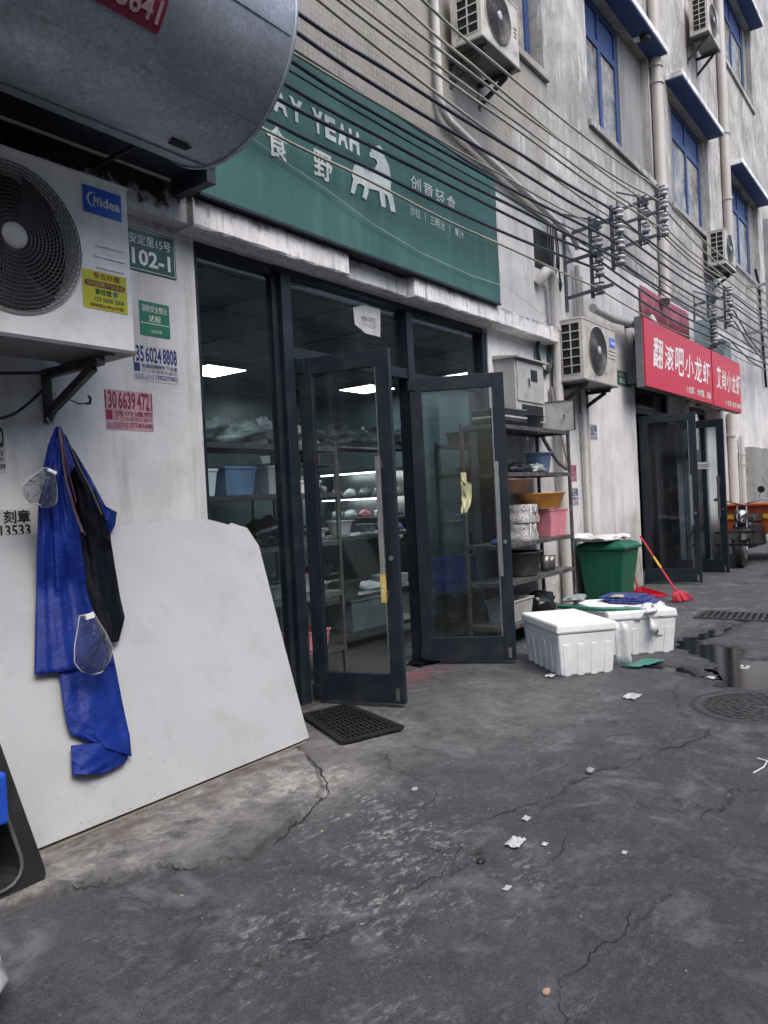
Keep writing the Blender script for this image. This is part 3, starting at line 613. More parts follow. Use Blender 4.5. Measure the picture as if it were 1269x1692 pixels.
s3 = MB(); fr(s3, 13.102, 13.18, 0, 2.7); fr(s3, 14.52, 14.598, 0, 2.7); fr(s3, 13.18, 14.52, 2.6, 2.7); fr(s3, 13.80, 13.9, 0, 2.6)
s3o = s3.build('shopfront_frame', 'navyd', bld); MB().box((13.181, .066, 0), (13.799, .074, 2.6)).box((13.901, .066, 0), (14.519, .074, 2.6)).build('pane', 'glass', s3o)
# rooms behind
def room(x0, x1, y1, z1, wm='intwall', nm='shop_room'):
    m = MB(); y0 = .245
    m.add([(x0, y0, -.01), (x0, y1, -.01), (x0, y1, z1), (x0, y0, z1)], [(3, 2, 1, 0)]); m.add([(x1, y0, -.01), (x1, y1, -.01), (x1, y1, z1), (x1, y0, z1)], [(0, 1, 2, 3)])
    m.add([(x0, y1, -.01), (x1, y1, -.01), (x1, y1, z1), (x0, y1, z1)], [(0, 1, 2, 3)])
    m.k = 1; m.add([(x0, y0, z1), (x1, y0, z1), (x1, y1, z1), (x0, y1, z1)], [(0, 1, 2, 3)]); return m.build(nm, [wm, 'intceil'], bld)
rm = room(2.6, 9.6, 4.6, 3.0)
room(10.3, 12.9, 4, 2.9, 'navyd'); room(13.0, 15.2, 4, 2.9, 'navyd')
# an inner partition and far kitchen wall
m = MB()
for i in range(9): m.box((2.7+i*.8, .3, 2.985), (2.71+i*.8, 4.55, 2.998))
for i in range(6): m.box((2.65, .5+i*.8, 2.9845), (9.55, .51+i*.8, 2.9975))
m.build('ceiling_grid', 'steel', bld)
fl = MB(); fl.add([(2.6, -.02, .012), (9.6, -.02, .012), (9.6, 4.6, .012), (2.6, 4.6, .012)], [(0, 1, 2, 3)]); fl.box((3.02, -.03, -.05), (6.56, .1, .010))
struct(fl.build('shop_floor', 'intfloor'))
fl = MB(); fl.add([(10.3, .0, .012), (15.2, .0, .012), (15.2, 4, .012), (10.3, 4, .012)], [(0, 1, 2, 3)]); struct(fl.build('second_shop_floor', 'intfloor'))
for (x, y, lb) in ((6.05, 3.35, 'square white ceiling light glowing behind the fixed left window'), (8.75, 3.15, 'bright ceiling light seen just right of the open left door'), (9.0, 1.7, 'ceiling light panel above the right open door')):
    t = thing('ceiling_light', lb, 'ceiling light', (x, y, 2.98), 'ceiling light panels in the shop')
    MB().box((-.31, -.31, -.018), (.31, .31, -.001)).build('frame', 'steel', t); MB().box((-.28, -.28, -.022), (.28, .28, -.019)).build('diffuser', 'panel', t)
# ------------------------------------------------------------ opposite side of the lane (behind the photographer; unseen, sized to shape the light)
ob = thing('opposite_building', 'unseen plain pale building across the lane with dark windows', 'building')
oh = []
for i in range(12):
    for z in (1.0, 4.0):
        oh.append((-8+i*4.2, -8+i*4.2+2.0, z, z+1.6))
m = MB()
xs = sorted({-12., 45., *[h[0] for h in oh], *[h[1] for h in oh]}); zs = [-.05, 1.0, 2.6, 4.0, 5.6, 6.2]
for a, b in zip(xs[:-1], xs[1:]):
    for c, d in zip(zs[:-1], zs[1:]):
        if any(h[0] <= a and b <= h[1] and h[2] <= c and d <= h[3] for h in oh): continue
        m.box((a, -8.25, c), (b, -8.0, d))
m.build('wall', mat('opposite_plaster', (.50, .50, .49), .85, c2=(.40, .40, .39), ns=.6, world=True), ob)
m = MB(); g_ = MB()
for h in oh:
    for a in (h[0]+.0, (h[0]+h[1])/2-.03, h[1]-.06): m.box((a, -8.16, h[2]), (a+.06, -8.1, h[3]))
    g_.box((h[0], -8.14, h[2]), (h[1], -8.13, h[3]))
m.build('window_frames', 'navyd', ob); g_.build('window_panes', 'void', ob)
# ------------------------------------------------------------ street furniture: air conditioners
def ac(x0, x1, y0, y1, z0, z1, label, dirty=False, badge=False, sticker=False, brackets=(.14, .86), detail=True, bh=.26, side='grille'):
    W_, D_, H_ = x1-x0, abs(y1-y0), z1-z0
    t = thing('air_conditioner', label, 'air conditioner', (x0, y0, z0), 'air conditioner outdoor units on the wall')   # local: y 0 = front, y D = back
    wm = 'acdirty' if dirty else 'acwhite'
    cr = H_*.405; ccx = W_*.42 if W_ > .85 else W_*.44; ccz = H_*.52
    m = MB(); circle_hole_plate(m, 0, W_, 0, H_-.02, ccx, ccz, cr, 0)
    m.add([(0, 0, 0), (0, D_, 0), (0, D_, H_-.02), (0, 0, H_-.02)], [(0, 1, 2, 3)]) if side != 'grille' else None
    if side == 'grille':
        # side face with an opening for the coil grille
        gy0, gy1, gz0, gz1 = D_*.10, D_*.80, H_*.09, H_*.92
        ys = [0, gy0, gy1, D_]; zz = [0, gz0, gz1, H_-.02]
        for i in range(3):
            for j in range(3):
                if i == 1 and j == 1: continue
                m.add([(0, ys[i], zz[j]), (0, ys[i+1], zz[j]), (0, ys[i+1], zz[j+1]), (0, ys[i], zz[j+1])], [(0, 1, 2, 3)])
    m.add([(W_, 0, 0), (W_, D_, 0), (W_, D_, H_-.02), (W_, 0, H_-.02)], [(3, 2, 1, 0)])
    m.add([(0, D_, 0), (W_, D_, 0), (W_, D_, H_-.02), (0, D_, H_-.02)], [(0, 1, 2, 3)])
    # grille dish lip
    n = 48; lip = [(cr, 0), (cr+.006, -.006), (cr-.004, -.010), (cr-.012, .0), (cr-.014, .10)]
    m.smooth = True
    m.add([(ccx+r_*math.cos(2*math.pi*i/n), y_, ccz+r_*math.sin(2*math.pi*i/n)) for r_, y_ in lip for i in range(n)],
          [(k_*n+i, k_*n+(i+1) % n, (k_+1)*n+(i+1) % n, (k_+1)*n+i) for k_ in range(len(lip)-1) for i in range(n)])
    m.smooth = False
    cas = m.build('casing', wm, t)
    lid = MB(); lid.box((-.006, -.006, H_-.022), (W_+.006, D_+.004, H_)); lid.build('top_cover', wm, t, bevel=.006)
    r3 = MB()
    for k_ in range(3):
        zc = H_*(.60-.065*k_); off = .01 if k_ == 1 else 0
        r3.beam((ccx+cr+.075-off, -.003, zc), (W_-.035+off, -.003, zc), .008, .014)
    r3.build('vent_ribs', wm, t, bevel=.003)
    bz = MB(); bz.box((-.004, -.012, -.018), (W_+.004, D_, -.002)); bz.build('base_pan', 'acgrey', t)
    for fx in (.12, .85): MB().box((W_*fx-.05, .02, -.03), (W_*fx+.05, D_-.02, -.018)).build('mounting_foot', 'acgrey', t)
    # fan well, blades, guard
    MB().prism([(ccx+cr*.985*math.cos(2*math.pi*i/40), .10, ccz+cr*.985*math.sin(2*math.pi*i/40)) for i in range(40)], (0, .01, 0)).build('fan_well', 'void', t)
    fb = MB(); fb.smooth = True
    for b_ in range(3):
        a0 = b_*2.094+.4; rows = []
        for i in range(7):
            rr = cr*(.2+.75*i/6); rows.append([(ccx+rr*math.cos(a0+s_*.9*(.7+.3*i/6)), .085-.045*s_, ccz+rr*math.sin(a0+s_*.9*(.7+.3*i/6))) for s_ in np.linspace(0, 1, 7)])
        fb.grid(rows)
    fb.build('fan_blades', mat('fan_blade_plastic', (.035, .037, .04), .45, bump=0), t, solid=.004)
    g = MB(); nr = 15 if detail else 9; pr = lambda q: -.014-.012*(1-(q)**2)   # domed
    for k_ in range(1, nr+1):
        q_ = k_/nr; rr = cr*(.17+.81*q_); g.tube([(ccx+rr*math.cos(2*math.pi*i/36), pr(q_), ccz+rr*math.sin(2*math.pi*i/36)) for i in range(36)], .0022 if detail else .003, 5, closed=True)
    ns = 64 if detail else 24
    for i in range(ns):
        a = 2*math.pi*i/ns; pts = []
        for s_ in np.linspace(0, 1, 8):
            aa = a+.75*s_*s_ if detail else a; rr = cr*(.17+.81*s_); pts.append((ccx+rr*math.cos(aa), pr(s_)+.002, ccz+rr*math.sin(aa)))
        g.tube(pts, .0017 if detail else .0025, 4, caps=False)
    g.build('fan_guard', 'grill', t)
    hb = MB(); n2 = 32; hb.smooth = True
    prf = [(0.0, -.034), (cr*.10, -.033), (cr*.165, -.029), (cr*.18, -.018)]
    hb.add([(ccx+r_*math.cos(2*math.pi*i/n2), y_, ccz+r_*math.sin(2*math.pi*i/n2)) for r_, y_ in prf for i in range(n2)],
           [(k_*n2+i, k_*n2+(i+1) % n2, (k_+1)*n2+(i+1) % n2, (k_+1)*n2+i) for k_ in range(3) for i in range(n2)])
    hb.build('guard_hub', 'hub', t)
    if side == 'grille':
        s_ = MB(); s_.box((.012, gy0, gz0), (.02, gy1, gz1)); s_.build('coil', 'void', t)
        s_ = MB(); nz = 6
        for i in range(nz+1): zc = gz0+(gz1-gz0)*i/nz; s_.box((-.004, gy0, zc-.005), (.006, gy1, zc+.005))
        for yy in (gy0, (gy0+gy1)/2, gy1): s_.box((-.003, yy-.006, gz0), (.005, yy+.006, gz1))
        s_.build('side_grille', wm, t)
    if badge:
        bx0, bx1, bz0, bz1 = badge; q = MB(); q.box((bx0, -.005, bz0), (bx1, -.0005, bz1)); bo = q.build('maker_badge', 'bluebadge', t, bevel=.002)
        q = MB(); put_text(q, 'idea', bx0+(bx1-bx0)*.42, bx1-.010, bz0+(bz1-bz0)*.32, bz0+(bz1-bz0)*.70, -.0062, .03)
        put_text(q, 'M', bx0+(bx1-bx0)*.24, bx0+(bx1-bx0)*.40, bz0+(bz1-bz0)*.32, bz0+(bz1-bz0)*.66, -.0062, .03, .2)
        c0 = (bx0+(bx1-bx0)*.25, bz0+(bz1-bz0)*.52); rr = (bz1-bz0)*.27
        pts = []
        arc = [math.radians(a) for a in range(70, 290, 12)]
        for a in arc: pts.append((c0[0]+rr*math.cos(a), -.0062, c0[1]+rr*math.sin(a)))
        for a in arc[::-1]: pts.append((c0[0]+.012*rr/.03+rr*.86*math.cos(a)*.9-.010, -.0062, c0[1]+rr*.88*math.sin(a)))
        q.add(pts, [tuple(range(len(pts)))]); q.build('lettering', 'white', bo)
    if sticker:
        a, b, c, d = sticker; q = MB(); q.box((a, -.0025, c), (b, -.0008, d)); st = q.build('advert_sticker', 'yellow', t)
        w_, h_ = b-a, d-c; q = MB(); fx = lambda u: a+w_*u; fz = lambda u: c+h_*u
        put_text(q, '专业办理', fx(.24), fx(.84), fz(.80), fz(.96), -.0034, .012)
        q.k = 1; pts = []
        for i in range(9): aa = math.pi/2+math.pi*i/8; pts.append((fx(.10)+h_*.08*math.cos(aa), -.0032, fz(.66)+h_*.08*math.sin(aa)))
        for i in range(9): aa = -math.pi/2+math.pi*i/8; pts.append((fx(.90)+h_*.08*math.cos(aa), -.0032, fz(.66)+h_*.08*math.sin(aa)))
        q.add(pts, [tuple(range(18))]); q.k = 2; put_text(q, '公司执照·产证卖证', fx(.09), fx(.92), fz(.60), fz(.72), -.004, .005)
        q.k = 3; put_text(q, '曹经理', fx(.27), fx(.63), fz(.39), fz(.54), -.0034, .015); put_text(q, '159 0000 5004', fx(.25), fx(.92), fz(.20), fz(.33), -.0034, .02)
        q.k = 0; put_text(q, '服务贴心专业办理', fx(.14), fx(.90), fz(.06), fz(.15), -.0034, .01)
        q.k = 4; q.add([(fx(.73)+.013*math.cos(i*.524), -.0034, fz(.47)+.013*math.sin(i*.524)) for i in range(12)], [tuple(range(12))])
        q.build('lettering', [mat('sticker_red_ink', (.3, .02, .02), .6, bump=0), 'maroon', 'yellow', mat('sticker_green_ink', (.03, .08, .03), .6, bump=0), 'teal'], st)
    for bx in brackets:
        X0 = W_*bx; yb = -y0  # wall plane in local y
        b_ = MB(); yf = .03
        b_.box((X0-.022, yb-.02, -.033-bh), (X0+.022, yb-.002, -.033)); b_.box((X0-.02, yf, -.075), (X0+.02, yb-.02, -.033))
        b_.beam((X0, yf+.06, -.075), (X0, yb-.022, -.033-bh+.05), .03, .04, (0, 0, 1))
        b_.box((X0-.022, yf-.02, -.036), (X0+.022, yf+.10, -.0325)); b_.build('wall_bracket', 'bracket', t, bevel=.002)
    return t
ac(1.25, 2.212, -.50, -.15, 2.105, 2.865, 'large white air conditioner with blue badge and yellow sticker under the metal duct', badge=(.735, .93, .59, .71), sticker=(.71, .935, .165, .335), brackets=(.1, .835))
ac(7.93, 8.93, -.40, -.10, 2.56, 3.22, 'grimy white air conditioner with small blue badge above the 103 plate', dirty=True, badge=(.80, .97, .44, .54), brackets=(.15, .85))
ac(5.98, 6.70, -.40, -.10, 5.32, 5.90, 'air conditioner high on tiled wall at top edge of the picture, above the green sign', dirty=True, detail=False)
p1, p2 = W(1170, 47, -.4), W(1188, 58, -.4)
ac(p1[0], p1[0]+.85, -.4, -.10, p1[2]-.02, p1[2]+.62, 'air conditioner highest on the facade, beside the far upper window', dirty=True, detail=False, bh=.35)
p1 = W(1199, 432, -.4)
ac(p1[0], p1[0]+.8, -.4, -.10, p1[2]-.02, p1[2]+.60, 'air conditioner below the blue windows, beside the end of the far downpipe', dirty=True, detail=False)
# hose and cables under the near unit
t = tag(MB().tube([(1.1, -.2, 2.02), (1.45, -.12, 1.99), (1.8, -.08, 2.02), (2.03, -.05, 2.05)], .008).build('drain_hose', 'black'), 'thin black hose running level under the large air conditioner', 'hose')
tag(MB().tube([(1.5+.5*u, -.08, 1.97-.16*math.sin(math.pi*u)+.0*u) for u in np.linspace(0, 1, 16)], .007).build('drooping_cable', 'wire'), 'black cable drooping in a loop behind the near bracket', 'cable')
# ------------------------------------------------------------ duct
DXE, DY, DZ, DR_ = 2.4, -.93, 3.418, .507
t = thing('ventilation_duct', 'huge round galvanised steel duct hanging over the wall at top left', 'duct', (0, DY, DZ))
m = MB(); m.smooth = True; N = 72; xs = np.concatenate([np.linspace(-2.5, 2.3, 25), [2.34, DXE]])
def dp(x, a, r): return (x, r*math.cos(a), r*math.sin(a))
rr_ = np.random.RandomState(2)
outer = [[dp(x, 2*math.pi*j/N, DR_+.004*math.sin(3*2*math.pi*j/N+x*1.3)) for j in range(N+1)] for x in xs]
m.grid(outer); m.grid([[dp(x, -2*math.pi*j/N, DR_-.006) for j in range(N+1)] for x in xs])
m.build('shell', 'galv', t)
m = MB(); m.tube([dp(DXE, 2*math.pi*j/64, DR_+.002) for j in range(64)], .009, 8, closed=True); m.build('end_rim', 'galv', t)
m = MB()
for a in (-121, -164, -80): m.beam(dp(-2.4, R(a), DR_+.003), dp(DXE-.02, R(a), DR_+.003), .012, .006, dp(0, R(a), 1))
m.build('seam', 'galv', t)
m = MB(); a0 = R(-92); m.add([dp(2.12, a0-.035, DR_+.006), dp(2.22, a0-.035, DR_+.006), dp(2.22, a0+.045, DR_+.006), dp(2.12, a0+.045, DR_+.006)], [(0, 1, 2, 3)]); m.build('rivet_hole_cover', 'void', t, solid=.002)
# red advertising strip on the duct
m = MB()
rows = [[dp(x, a, DR_+.0075) for a in np.linspace(R(-136), R(-172), 9)] for x in np.linspace(1.52, 1.80, 7)]
m.grid(rows); sr = m.build('advert_strip', mat('crimson_strip', (.19, .012, .035), .5, bump=0), t)
m = MB(); vs, fs = text_mesh('13143841', .02); a = np.array(vs); lo = a.min(0); hi = a.max(0)
u = (a[:, 0]-lo[0])/(hi[0]-lo[0]); v_ = (a[:, 1]-lo[1])/(hi[1]-lo[1])
m.add([dp(1.44+.345*u_, R(-139-9.0*w_), DR_+.0095) for u_, w_ in zip(u, v_)], fs)
m.k = 1
for x in np.linspace(1.60, 1.76, 3): m.add([dp(x-.025, R(-151), DR_+.009), dp(x+.02, R(-151), DR_+.009), dp(x+.02, R(-156), DR_+.009), dp(x-.025, R(-156), DR_+.009)], [(0, 1, 2, 3)])
m.build('lettering', [mat('strip_pale_ink', (.45, .3, .33), .6, bump=0), 'yellow'], sr)
for x in (2.33, .6): m = MB(); m.tube([(x, .93-.005, -.30), (x, .58, -.30), (x, .42, -.29)], .012, 8); m.box((x-.03, .90, -.42), (x+.03, .929, -.30)); m.build('hanger', 'bracket', t)
# dark strip added to fill the dark gap between duct and wall
tag(MB().box((-2, -.42, 3.20), (2.86, -.10, 3.26)).box((-2, -.42, 3.262), (2.86, -.40, 3.34)).box((2.80, -.40, 3.10), (2.86, -.10, 3.199)).build('dark_strip', mat('dark_strip_coat', (.03, .04, .05), .6, .3)), 'dark strip added between the big duct and the wall', 'tray')
# ------------------------------------------------------------ green shop sign
SX0, SX1, SZ0, SZ1 = 2.92, 6.478, 3.138, 4.29
t = thing('shop_sign', 'long green shop sign with pale letters and animal emblem above the glass front', 'sign', (0, 0, 0))
rows = []
nz_, nx_ = 12, 60
for j in range(nz_+1):
    rows.append([(SX0+(SX1-SX0)*i/nx_, -.20-.004*math.sin(i*.33)*math.sin(j*.7+i*.1), SZ0+(SZ1-SZ0)*j/nz_) for i in range(nx_+1)])
m = MB(); m.grid(rows); m.smooth = False
m.box((SX0, -.194, SZ0), (SX0+.01, -.05, SZ1)); m.box((SX1-.01, -.194, SZ0), (SX1, -.05, SZ1)); m.build('face', 'signgreen', t)
MB().box((SX0-.004, -.206, SZ0-.018), (SX1+.004, -.05, SZ0-.001)).box((SX0+.012, -.05, SZ0), (SX1-.012, -.012, SZ1-.02)).box((SX0-.004, -.206, SZ1+.001), (SX1+.004, -.05, SZ1+.014)).build('box_frame', 'navyd', t)
q = MB(); yt = -.2065
def capsx(word, xs0, xs1, z0, z1):
    wd = (xs1-xs0)/len(word)
    for i, ch in enumerate(word): put_text(q, ch, xs0+wd*i+wd*.07, xs0+wd*(i+1)-wd*.07, z0, z1, yt, .045)
capsx('SAY', 3.39, 3.83, 3.825, 3.975); capsx('YEAH', 3.90, 4.42, 3.825, 3.985)
put_text(q, '食', 3.475, 3.655, 3.53, 3.725, yt, .022); put_text(q, '野', 3.905, 4.09, 3.53, 3.71, yt, .022)
for i, ch in enumerate('创意轻食'): put_text(q, ch, 5.055+i*.178, 5.195+i*.178, 3.765, 3.90, yt, .0)
put_text(q, '沙拉', 5.02, 5.17, 3.57, 3.645, yt); put_text(q, '三明治', 5.31, 5.53, 3.57, 3.645, yt); put_text(q, '果汁', 5.69, 5.84, 3.57, 3.645, yt)
for x in (5.24, 5.61): q.add([(x-.003, yt, 3.58), (x+.003, yt, 3.58), (x+.003, yt, 3.64), (x-.003, yt, 3.64)], [(0, 1, 2, 3)])
hp = [(540, 320), (560, 328), (588, 318), (612, 345), (618, 380), (640, 430), (652, 500), (648, 545), (660, 590), (675, 670), (650, 665), (632, 585), (618, 572), (622, 645), (600, 640), (588, 560), (560, 552), (530, 545), (534, 560), (520, 605), (500, 590), (512, 535), (490, 520), (474, 520), (468, 545), (458, 575), (438, 565), (452, 500), (444, 470), (455, 425), (480, 405), (500, 412), (520, 425), (545, 440), (568, 435), (580, 410), (566, 388), (540, 382), (536, 360), (548, 345)]
pts = []
for a, b in hp:
    p = W(440+a/3.1725, 140+b/3.1725, -.2); pts.append((p[0], yt, p[2]))
q.add(pts, [tuple(range(len(pts)))])
q.build('lettering', 'signtext', t)
q = MB(); yt2 = yt-.001
for k_ in range(4):
    p = W(440+(505+k_*17)/3.1725, 140+(415)/3.1725, -.2); q.add([(p[0], yt2, p[2]+.01), (p[0]+.008, yt2, p[2]+.01), (p[0]+.02, yt2, p[2]-.06), (p[0]+.014, yt2, p[2]-.06)], [(0, 1, 2, 3)])
q.build('emblem_gaps', 'signgreen', t)
tag(MB().tube([tuple(W(220/2.394+320, 540/2.394, -.22)+np.array((-.1, 0, .05)))]+[tuple(W(a/2.394+320, b/2.394, -.225)) for a, b in ((230, 545), (360, 640), (520, 745), (700, 880), (900, 1000), (1100, 1090), (1240, 1135))]+[tuple(W(960, 570, -.1))], .0022, 5).build('thin_string', 'whpaper'), 'thin pale string sagging across the lower half of the green sign', 'string')
# transom paper
q = MB(); P = [W(a, b, .06) for a, b in ((583, 508), (600, 504), (628, 511), (628, 557), (604, 551), (586, 536))]
q.prism([tuple(p) for p in P], (0, -.003, 0)); t = tag(q.build('paper_notice', 'whpaper'), 'torn white paper stuck on the dark glass over the door', 'paper')
q = MB(); a, b = W(596, 520, .055), W(621, 545, .055)
put_text(q, '合同\n小炒', a[0], b[0], b[2], a[2], .055, 0); q.build('lettering', mat('faint_ink', (.2, .18, .2), .8, bump=0), t)
# ------------------------------------------------------------ plates and stickers on the near wall
def plate(x0, x1, z0, z1, label, lines, name='address_plate', bm='plategreen', ink='white', y=-.001, th=.004, border=True, cat='sign', extra=None):
    q = MB(); q.box((x0, y-th, z0), (x1, y, z1)); o = tag(q.build(name, bm), label, cat)
    q = MB(); yy = y-th-.0008
    if border:
        for a, b, c, d in ((x0+.008, x1-.008, z1-.011, z1-.008), (x0+.008, x1-.008, z0+.008, z0+.011), (x0+.008, x0+.011, z0+.011, z1-.011), (x1-.011, x1-.008, z0+.011, z1-.011)): q.add([(a, yy, c), (b, yy, c), (b, yy, d), (a, yy, d)], [(0, 1, 2, 3)])
    for (s_, u0, u1, v0, v1, bo) in lines:
        put_text(q, s_, x0+(x1-x0)*u0, x0+(x1-x0)*u1, z0+(z1-z0)*v0, z0+(z1-z0)*v1, yy, bo)
    q.build('lettering', ink, o); return o
plate(2.555, 2.882, 2.675, 2.912, 'green address plate reading 102-1 beside the large air conditioner', [('安定里15号', .06, .90, .62, .86, 0), ('102-1', .10, .88, .14, .52, .025)])
plate(2.618, 2.818, 2.328, 2.516, 'small green fire safety sticker below the 102-1 plate', [('消防安全整治', .08, .92, .70, .90, .005), ('达标', .30, .70, .42, .62, .015), ('2022年度', .36, .72, .10, .2, 0)], 'safety_sticker', 'firegreen', th=.0015, border=False)
q = MB(); q.add([(2.625, -.0035, 2.395), (2.81, -.0035, 2.395), (2.81, -.0035, 2.399), (2.625, -.0035, 2.399)], [(0, 1, 2, 3)]); q.build('divider_line', 'white', bpy.data.objects['safety_sticker'])
def phone_ad(x0, x1, z0, z1, label, num, l1, l2, small, ink, back, name='phone_advert'):
    o = MB().box((x0, -.0018, z0), (x1, -.0006, z1)).build(name, back); tag(o, label, 'sticker', 'phone number adverts stuck on the wall')
    q = MB(); w_, h_ = x1-x0, z1-z0; y = -.0026; fx = lambda u: x0+w_*u; fz = lambda u: z0+h_*u
    g = [num[:3], num[3:7], num[7:]]; us = [(.0, .24), (.27, .63), (.66, .99)]
    for s_, (a, b) in zip(g, us): put_text(q, s_, fx(a), fx(b), fz(.52), fz(1.0-.02), y, .03)
    q.add([(fx(.01), y, fz(.25)), (fx(.14), y, fz(.25)), (fx(.14), y, fz(.49)), (fx(.01), y, fz(.49))], [(0, 1, 2, 3)])
    put_text(q, l1, fx(.18), fx(.98), fz(.36), fz(.49), y, .01); put_text(q, l2, fx(.18), fx(.98), fz(.23), fz(.34), y, .0)
    put_text(q, '专业疏通 价格优惠\n随叫随到 服务周到\n承接各种管道工程', fx(.02), fx(.45), fz(.03), fz(.20), y, .0); put_text(q, small, fx(.48), fx(.99), fz(.07), fz(.20), y, .03)
    q.build('lettering', ink, o); return o
M['wallpaperpatch'] = mat('sticker_film_grey', (.50, .50, .51), .7, bump=0)
phone_ad(2.562, 2.858, 2.075, 2.272, 'dark blue phone advert under the green safety sticker', '13560248808', '机械疏通厕所.下水道', '环卫车清理化粪池', '13922375852', 'inkblue', 'wallpaperpatch')
phone_ad(2.374, 2.672, 1.798, 2.010, 'pink phone advert with crimson digits above the hook', '13066394721', '低价通厕', '环卫车清理化粪池', '15774016080', 'inkred', 'pinkpaper')
phone_ad(1.50, 1.835, 1.57, 1.79, 'grey advert cut by the left picture edge, with black digits', '18899013570', '疏通厕所', '环卫车清理化粪池', '13800004609', 'inkblack', 'wallpaperpatch')
o = tag(MB().box((1.55, -.0018, 1.268), (1.94, -.0006, 1.40)).build('stencil_advert', 'wallpaperpatch'), 'black lettered certificate advert beside the blue apron', 'sticker')
q = MB(); put_text(q, '办证 刻章', 1.66, 1.935, 1.335, 1.395, -.0026, .03); put_text(q, '18144913533', 1.60, 1.935, 1.272, 1.328, -.0026, .03); q.build('lettering', 'inkblack', o)
# small ads by the 103 wall
def smalls(px, py, px2, py2, label, ink, back):
    a, b = W(px, py), W(px2, py2); phone_ad(a[0], b[0], b[2], a[2], label, '13560248808', '疏通厕所下水道', '环卫车清理化粪池', '13922375852', ink, back)
smalls(972, 700, 987, 728, 'small blue advert high on the white wall left of the second shop', 'inkblue', 'wallpaperpatch')
smalls(943, 768, 953, 796, 'red advert half hidden beside the rack and grey pipes', 'inkred', 'pinkpaper')
smalls(943, 806, 956, 836, 'small blue advert right above the bin beside the pipes', 'inkblue', 'wallpaperpatch')
plate(10.08, 10.47, 2.735, 2.94, 'small green address plate reading 103 left of the second shop', [('安定里15号', .12, .88, .62, .84, 0), ('103', .22, .80, .16, .52, .03)])
# ------------------------------------------------------------ hook, aprons, face shields
m = MB(); m.tube([(2.085, -.002, 1.925), (2.12, -.05, 1.94), (2.15, -.12, 1.90), (2.165, -.155, 1.90)], .004, 8)
m.tube([(2.085, -.01, 1.93), (2.06, -.09, 1.87), (2.0, -.13, 1.80), (1.975, -.15, 1.795), (1.965, -.15, 1.82)], .003, 8)
m.box((2.07, -.008, 1.88), (2.10, -.001, 1.97)); h_ = tag(m.build('wall_hook', 'steel'), 'bent wire hook holding up the aprons', 'hook')
m = MB(); m.tube([(2.165, -.155, 1.90), (2.185, -.16, 1.90), (2.19, -.16, 1.925), (2.18, -.158, 1.94)], .007, 8); m.build('rubber_tip', 'black', h_)
def cloth(rows_px, Y, n=28, fold=.012, nf=3.2, seed=0, bulge=.03, crease=.012):
    """rows_px: (left px, right px, y left, y right) sampled down the cloth -> draped grid"""
    rs = np.random.RandomState(seed); ph = rs.rand(5)*6; rp = np.array(rows_px, float); K = len(rp); rows = []
    for i in np.linspace(0, K-1, (K-1)*7+1):
        k_ = min(int(i), K-2); f_ = i-k_; r_ = rp[k_]*(1-f_)+rp[k_+1]*f_; row = []
        for j in range(n+1):
            u = j/n; px = r_[0]*(1-u)+r_[1]*u; py = r_[2]*(1-u)+r_[3]*u
            y = Y-bulge*math.sin(math.pi*u)-fold*(math.sin(u*nf*6.28+ph[0]+i*.35)+.5*math.sin(u*nf*2.3*6.28+ph[1]-i*.5))*min(1, .3+i/3)-.006*math.sin(i*2.1+ph[2]+u*3)-crease*(1-abs(((u*2.3+i*.42+ph[3]) % 1)*2-1))**2-crease*.8*(1-abs(((u*1.7-i*.61+ph[4]) % 1)*2-1))**3
            p = W(px, py, y)
            for _ in range(4):
                yb = -.54+.52*min(max(p[2], 0)/1.275, 1)-.035-bulge*.5*math.sin(math.pi*u)-.4*(Y-y) if p[2] < 1.2 and Y > -.4 else 0
                p = W(px, py, min(y, yb))
            row.append((p[0], p[1], p[2]))
        rows.append(row)
    return rows
ap1 = thing('blue_apron', 'long blue vinyl apron hanging on the hook, its lower end twisted', 'apron')
m = MB(); m.grid(cloth([(92, 101, 705, 705), (80, 112, 735, 735), (72, 124, 770, 770), (76, 112, 790, 790), (64, 126, 830, 850), (61, 136, 900, 910), (60, 148, 980, 985), (58, 172, 1060, 1060), (57, 188, 1115, 1100)], -.15, seed=3, fold=.010)); m.build('upper_cloth', 'apron', ap1, solid=.003)
m = MB(); m.grid(cloth([(95, 186, 1090, 1080), (98, 192, 1115, 1108), (104, 200, 1160, 1150), (110, 206, 1195, 1180), (116, 214, 1212, 1215), (150, 217, 1228, 1250)], -.12, seed=5, fold=.010, nf=1.7, crease=.013)); m.build('lower_cloth', 'apron', ap1, solid=.003)
m = MB(); m.grid(cloth([(117, 214, 1232, 1222), (118, 214, 1250, 1244), (118, 205, 1264, 1262), (119, 168, 1281, 1279)], -.10, seed=8, fold=.006, nf=1.1)); m.build('hem_fold', 'apron', ap1, solid=.003)
m = MB()
m.tube([tuple(W(a, b, -.205)) for a, b in ((98, 708), (104, 760), (110, 800), (122, 840), (136, 880))], .006, 6); m.build('neck_strap', 'strap', ap1)
m = MB(); m.tube([tuple(W(a, b, -.21)) for a, b in ((97, 715), (106, 770), (114, 815), (130, 858), (141, 885))], .0028, 6)
m.tube([tuple(W(a, b, -.21)) for a, b in ((101, 715), (112, 775), (126, 830))], .0025, 6); m.build('strap_piping', 'strapred', ap1)
ap2 = thing('black_apron', 'black vinyl apron hanging behind the blue one on the same hook', 'apron')
m = MB(); m.grid(cloth([(95, 108, 712, 718), (100, 128, 750, 760), (108, 158, 800, 812), (112, 172, 860, 850), (124, 182, 905, 885), (132, 188, 950, 925), (145, 198, 1000, 985), (160, 206, 1035, 1020), (178, 196, 1062, 1060)], -.09, seed=11, fold=.012, nf=1.6)); m.build('cloth', 'blackcloth', ap2, solid=.003)
